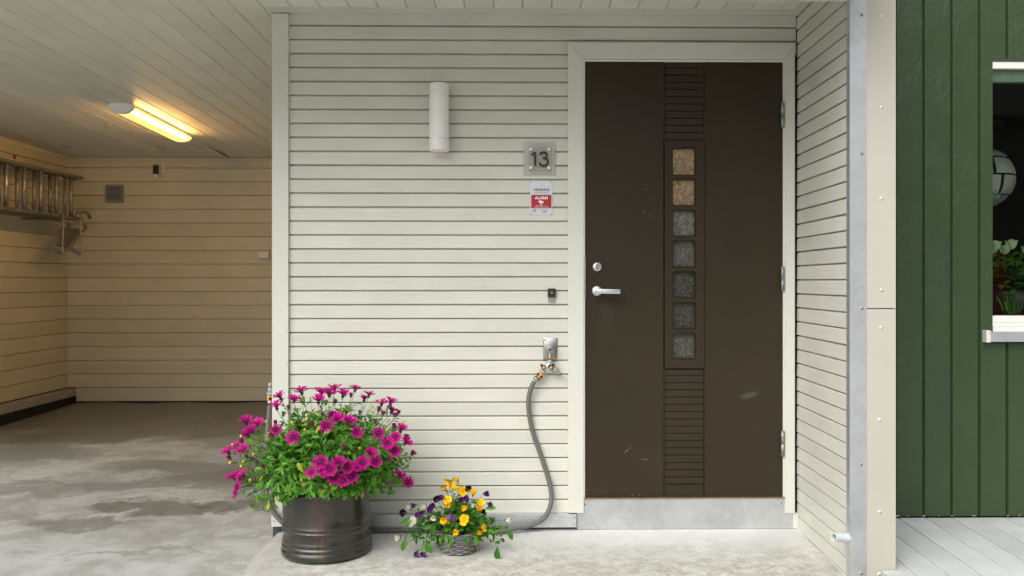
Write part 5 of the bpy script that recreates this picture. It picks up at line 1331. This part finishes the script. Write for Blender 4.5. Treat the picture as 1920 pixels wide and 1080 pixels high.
# thin flower-less stems above the mound with yellow buds
for (x, y) in ((516, 130), (282, 257), (227, 250), (147, 335), (102, 380), (213, 432), (148, 495), (89, 478), (195, 569), (160, 470), (535, 210), (498, 232), (620, 182), (680, 200), (728, 165), (847, 152), (849, 180), (887, 148), (722, 425), (780, 398), (470, 568), (625, 594), (488, 300), (1015, 258), (925, 300), (720, 220), (768, 250), (420, 262), (465, 140), (700, 180), (560, 200), (880, 215), (830, 195), (640, 60), (935, 250)):
    px, py = 400+x/DZ, 700+y/DZ; Y = pcy+rd.uniform(-.15, .08) if py < 790 else pcy-.24
    c = P(px, py, Y); bs = base+Vector(((c.x-base.x)*.5, (c.y-base.y)*.5, max(0, (c.z-base.z)*.3)))
    stem(stm, bs, c, .0012, .1); o = bpy.data.objects.new('bud', budm); link(o, dp); o.location = c-wloc(dp)
obj('stems', stm, M['stem'], dp)['kind'] = 'stuff'
obj('leaves', leafb, M['leaf'], dp)['kind'] = 'stuff'

# ------------------------------------------------------------------ wicker basket
bcx = P(860, 1030, -.30).x; bcy = -.300
bz = porchz(bcy)+.001
bk = thing('wicker_basket', 'small grey wicker basket holding the pansies', 'basket', (bcx, bcy, bz))
m, t, b = newmat('grey_wicker'); M['wicker'] = m
co = coords(t, True); n1 = noise(t, coords(t, True, (60, 60, 200)), 1.0, 4, 0.6); oi = nd(t, 'ShaderNodeObjectInfo'); n2 = noise(t, co, 40, 4)
c = mix(t, n1, (0.10, 0.095, 0.085), (0.33, 0.325, 0.31)); c = mix(t, ramp(t, n2, [(0.4, 0), (0.7, 1)]), c, (0.17, 0.16, 0.145)); t.links.new(c, b.inputs['Base Color']); b.inputs['Roughness'].default_value = 0.7; bump(t, b, n1, .4, .001)
NR, NS, hB = 10, 18, .088
def brad(z): return .070+.024*(z/hB)**.8
for k in range(NR):
    z = .006+k*(hB-.006)/(NR-1)
    bm = bmesh.new(); n = NS*6; rings = []
    for i in range(n):
        a = 2*PI*i/n; wv = math.cos(a*NS/2+(k % 2)*PI); rad = brad(z)+.0032*wv
        c_ = Vector((math.cos(a)*rad, math.sin(a)*rad, z+.0008*math.sin(a*3+k))); o_ = Vector((math.cos(a), math.sin(a), 0))
        hh, tt_ = .0042, .0022
        rings.append([bm.verts.new(c_+o_*tt_*cu+Vector((0, 0, hh*sv))) for cu, sv in ((1, .5), (1, -.5), (.3, -1), (-1, -.5), (-1, .5), (.3, 1))])
    for i in range(n):
        A, B = rings[i], rings[(i+1) % n]
        for j in range(6): bm.faces.new((A[j], A[(j+1) % 6], B[(j+1) % 6], B[j])).smooth = True
    obj('wicker_strand', bm, M['wicker'], bk, loc=(bcx, bcy, bz))
bm = bmesh.new()
for i in range(NS):
    a = 2*PI*i/NS; tube(bm, [(math.cos(a)*brad(0)*.98, math.sin(a)*brad(0)*.98, .001), (math.cos(a)*brad(hB*.5), math.sin(a)*brad(hB*.5), hB*.5), (math.cos(a)*brad(hB), math.sin(a)*brad(hB), hB+.004)], .0028, 6)
st_ = obj('stakes', bm, M['wicker'], bk, loc=(bcx, bcy, bz)); st_['kind'] = 'stuff'
bm = bmesh.new(); cyl(bm, (bcx, bcy, bz+.002), (bcx, bcy, bz+hB*.8), .066, .086, n=28); obj('soil', bm, bpy.data.materials['dark_soil'], bk)

# ------------------------------------------------------------------ pansies
pp = thing('pansy_plant', 'yellow, purple and white pansies spilling from the wicker basket', 'plant', (bcx, bcy, bz+.07))
def petmat(name, col, col2):
    m, t, b = newmat(name); co = coords(t, False); ln = nd(t, 'ShaderNodeVectorMath', operation='LENGTH'); t.links.new(co, ln.inputs[0])
    n = noise(t, coords(t, True, (1, 1, 1)), 90, 3)
    c = ramp(t, mth(t, 'DIVIDE', ln.outputs['Value'], .024), [(0.12, col2), (0.5, col)]); c = mix(t, mth(t, 'MULTIPLY', n, .30), c, (col[0]*.85, col[1]*.62, col[2]*.6)); t.links.new(c, b.inputs['Base Color']); b.inputs['Roughness'].default_value = .6; b.inputs['Specular IOR Level'].default_value = 0.15
    out = [x for x in t.nodes if x.type == 'OUTPUT_MATERIAL'][0]; tl = nd(t, 'ShaderNodeBsdfTranslucent'); t.links.new(c, tl.inputs[0])
    ms = nd(t, 'ShaderNodeMixShader'); ms.inputs[0].default_value = 0.25; t.links.new(b.outputs[0], ms.inputs[1]); t.links.new(tl.outputs[0], ms.inputs[2]); t.links.new(ms.outputs[0], out.inputs[0]); return m
PM = {'y': petmat('yellow_pansy', (0.98, 0.62, 0.006), (0.75, 0.30, 0.004)), 'p': petmat('purple_pansy', (0.12, 0.025, 0.20), (0.05, 0.01, 0.09)), 'k': petmat('black_pansy', (0.012, 0.008, 0.018), (0.02, 0.01, 0.02)),
      'w': petmat('white_pansy', (0.80, 0.79, 0.70), (0.75, 0.70, 0.35)), 'v': petmat('violet_pansy', (0.27, 0.13, 0.38), (0.10, 0.03, 0.16))}
def pansy(key, fold, seed):
    rr_ = random.Random(seed); bm = bmesh.new()
    for (a, l, w_, lift) in ((math.radians(64), .022, .021, .0), (math.radians(116), .022, .021, .0006), (math.radians(172), .018, .017, .0022), (math.radians(8), .018, .017, .0022), (math.radians(270), .021, .025, .0032)):
        out_ = Vector((math.cos(a), math.sin(a), 0)); tg = Vector((-math.sin(a), math.cos(a), 0)); rows = []; fo = fold+rr_.uniform(-.15, .15)
        for u, ww in ((.02, .18), (.25, .62), (.55, 1.0), (.82, .92), (1.0, .5)):
            row = []
            for sg in (-1, -.5, 0, .5, 1):
                z = lift+l*u*math.sin(fo)*(.4+.6*u)+rr_.uniform(-.0011, .0011)*u+.0018*abs(sg)*u
                r_ = l*u*math.cos(fo)*(1 if abs(sg) < 1 else .93)
                row.append(bm.verts.new(out_*r_+tg*w_*.5*ww*sg+Vector((0, 0, z))))
            rows.append(row)
        for A, B in zip(rows, rows[1:]):
            for i in range(4): bm.faces.new((A[i], A[i+1], B[i+1], B[i])).smooth = True
    lathe(bm, [(0, .0045), (.0022, .0040), (.0028, .0030)], 8, mi=1); lathe(bm, [(.004, -.0005), (.003, -.004), (.001, -.007)], 8, mi=2)
    return mesh('pansy', bm, [PM[key], M['yellowbud'], M['stem']])
PMesh = {(k, f): pansy(k, fv, hash((k, f)) % 1000 if False else ord(k)+f) for k in 'ypkwv' for f, fv in ((0, .12), (1, .7), (2, 1.15))}
pl = [(595, 205, 'y', 1), (668, 208, 'y', 2), (600, 255, 'y', 1), (562, 290, 'y', 2), (706, 293, 'y', 0), (572, 378, 'y', 0), (572, 425, 'y', 2), (800, 327, 'y', 2), (745, 430, 'y', 2), (872, 415, 'y', 1), (855, 468, 'y', 2), (722, 550, 'y', 0), (543, 540, 'y', 1), (553, 585, 'y', 1),
      (660, 643, 'y', 2), (880, 622, 'y', 1), (868, 672, 'y', 2), (655, 235, 'y', 2), (548, 268, 'p', 2), (480, 378, 'k', 1), (518, 370, 'p', 1), (762, 288, 'k', 1), (900, 315, 'p', 2), (935, 402, 'p', 2), (725, 372, 'p', 1), (287, 415, 'p', 2), (412, 425, 'p', 1), (410, 475, 'p', 1),
      (455, 435, 'p', 2), (343, 490, 'p', 2), (308, 525, 'p', 1), (187, 490, 'k', 1), (600, 540, 'v', 1), (632, 560, 'v', 2), (505, 655, 'v', 2), (305, 890, 'p', 1), (362, 888, 'p', 1), (253, 572, 'w', 0), (140, 697, 'w', 2), (1095, 552, 'w', 2), (240, 458, 'w', 2), (445, 520, 'w', 2), (355, 460, 'w', 2), (700, 385, 'p', 2), (880, 465, 'k', 2)]
st2 = bmesh.new(); lf2 = bmesh.new(); rp = random.Random(5)
PQ = lambda x, y, Y: P(720+x/4.8, 860+y/4.8, Y)
pb = Vector((bcx, bcy, bz+.07))
for (x, y, k, f) in pl:
    rho = min(.95, math.hypot((x-690)/480, (y-520)/330)); Y = bcy-.11*math.sqrt(1-rho*rho)-.01
    if y > 800: Y = bcy-.075
    c = PQ(x, y, Y)
    if y > 800: c.z = max(c.z, porchz(c.y)+.014)
    tocam = (Vector((0, -D, H))-c).normalized(); nrm = (tocam+Vector((rp.gauss(0, .25)+(x-690)/900, 0, rp.gauss(0, .25)))).normalized() if f == 0 else (tocam*.6+Vector((rp.gauss((x-690)/700, .5), rp.uniform(-.3, .2), rp.gauss(.25, .5)))).normalized()
    if y > 800: nrm = Vector((rp.uniform(-.3, .3), -.5, -.2)).normalized()
    o = bpy.data.objects.new('flower', PMesh[(k, f)]); link(o, pp); o.location = c-wloc(pp)
    z_ = nrm; up = Vector((0, 0, 1)); xx = up.cross(z_).normalized(); yy = z_.cross(xx)
    o.rotation_euler = (Matrix((xx, yy, z_)).transposed()@Matrix.Rotation(rp.gauss(0, .25), 3, 'Z')).to_euler(); s = rp.uniform(.95, 1.15)*(1.0 if k in 'yw' else .92); o.scale = (s, s, s)
    pts = stem(st2, pb+Vector(((c.x-pb.x)*.25, (c.y-pb.y)*.25, 0)), c-nrm*.006, .0013, .15 if y < 700 else .5)
    if rp.random() < .7: dress(pts, rp.randint(2, 5), .026, .042, .25, rp, 'oval', lf2, .42)
for k in range(190):
    th_ = rp.uniform(0, 2*PI); el = math.radians(rp.uniform(-8, 85)); kk = rp.uniform(.4, 1)**.7
    tip = pb+Vector((.115*kk*math.cos(el)*math.cos(th_), .10*kk*math.cos(el)*math.sin(th_), -.005+.165*kk*math.sin(el)))
    pts = stem(st2, pb+Vector(((tip.x-pb.x)*.3, (tip.y-pb.y)*.3, 0)), tip, .0014, .1); dress(pts, rp.randint(5, 8), .030, .052, .1, rp, 'oval', lf2, .44)
# trailing shoots
for (x, y, n_) in ((190, 560, 6), (240, 640, 7), (350, 600, 10), (420, 560, 8), (300, 560, 7), (380, 680, 8), (240, 740, 6), (200, 760, 3), (420, 720, 5), (330, 740, 6), (150, 640, 3), (440, 650, 7), (1040, 700, 10), (1000, 650, 8), (1070, 740, 6), (960, 600, 8), (1100, 640, 6), (950, 530, 4), (1020, 770, 3), (900, 560, 7), (480, 600, 7), (280, 690, 5), (900, 450, 5), (870, 730, 4)):
    tip = PQ(x, y, bcy-rp.uniform(.02, .09)); pts = stem(st2, pb, tip, .0016, .18); dress(pts, n_+1, .032, .052, .40, rp, 'oval', lf2, .42)
for (x, y, dx, dz, L) in ((190, 715, -.15, -1, .055), (1022, 790, 0, -1, .062), (905, 450, 1, .12, .05), (365, 740, .5, -.8, .06), (340, 625, 1, .25, .045), (1100, 640, .55, -.75, .05), (240, 530, -1, -.6, .05), (440, 580, 0, -1, .05), (830, 690, -.1, -1, .045)):
    add_leaf(lf2, PQ(x, y, bcy-.10), Vector((dx, -.15, dz)), Vector((.1, -1, .2)), L, L*.42, 'oval', .12, rp)
for k in range(16):
    th_ = rp.uniform(PI, 2*PI); o_ = Vector((math.cos(th_), math.sin(th_), 0)); c = pb+o_*rp.uniform(.085, .10)+Vector((0, 0, rp.uniform(.0, .03)))
    add_leaf(lf2, c, o_+Vector((rp.uniform(-.4, .4), 0, rp.uniform(-1.0, -.1))), o_+Vector((0, 0, .6)), rp.uniform(.028, .046), rp.uniform(.013, .019), 'oval', .3, rp)
for x, y in ((345, 770), (378, 770)):
    a = PQ(x, y, bcy-.07); c = PQ(x-2, 870, bcy-.075); tube(st2, [a, c], .0016, 5)
obj('stems', st2, M['stem'], pp)['kind'] = 'stuff'
obj('leaves', lf2, M['leaf2'], pp)['kind'] = 'stuff'

# ------------------------------------------------------------------ litter on the concrete
bm = bmesh.new(); rl_ = random.Random(3)
for (px, py, w_) in ((492, 1018, 5), (488, 1024, 3), (448, 944, 5), (460, 943, 3), (767, 1058, 5), (988, 1002, 2), (930, 1018, 2), (968, 1015, 2), (1130, 1064, 2), (1127, 1067, 1.5), (712, 1017, 2), (406, 1036, 2), (880, 1048, 2), (1030, 1018, 2), (960, 1035, 1.5)):
    d = ray(px, py); zf = .031 if px > 520 else .026; z0_ = 0 if px > 520 else -.062
    tt = (z0_-zf*D-H)/(d.z-zf*d.y); q = Vector((0, -D, H))+d*tt+Vector((0, 0, .004)); s = w_/460
    pts = [(s*math.cos(a)*.7*rl_.uniform(.6, 1), s*.35*math.sin(a)) for a in (0, 1, 2.2, 3.1, 4.3, 5.4)]
    bm.faces.new([bm.verts.new((q.x+x, q.y+y, q.z+rl_.uniform(0, .002))) for x, y in pts])
o = obj('litter', bm, plain('dry_leaf_bit', (0.11, 0.075, 0.045), 0.9)); tag(o, 'scattered dry leaf bits on the concrete', 'litter', kind='stuff')
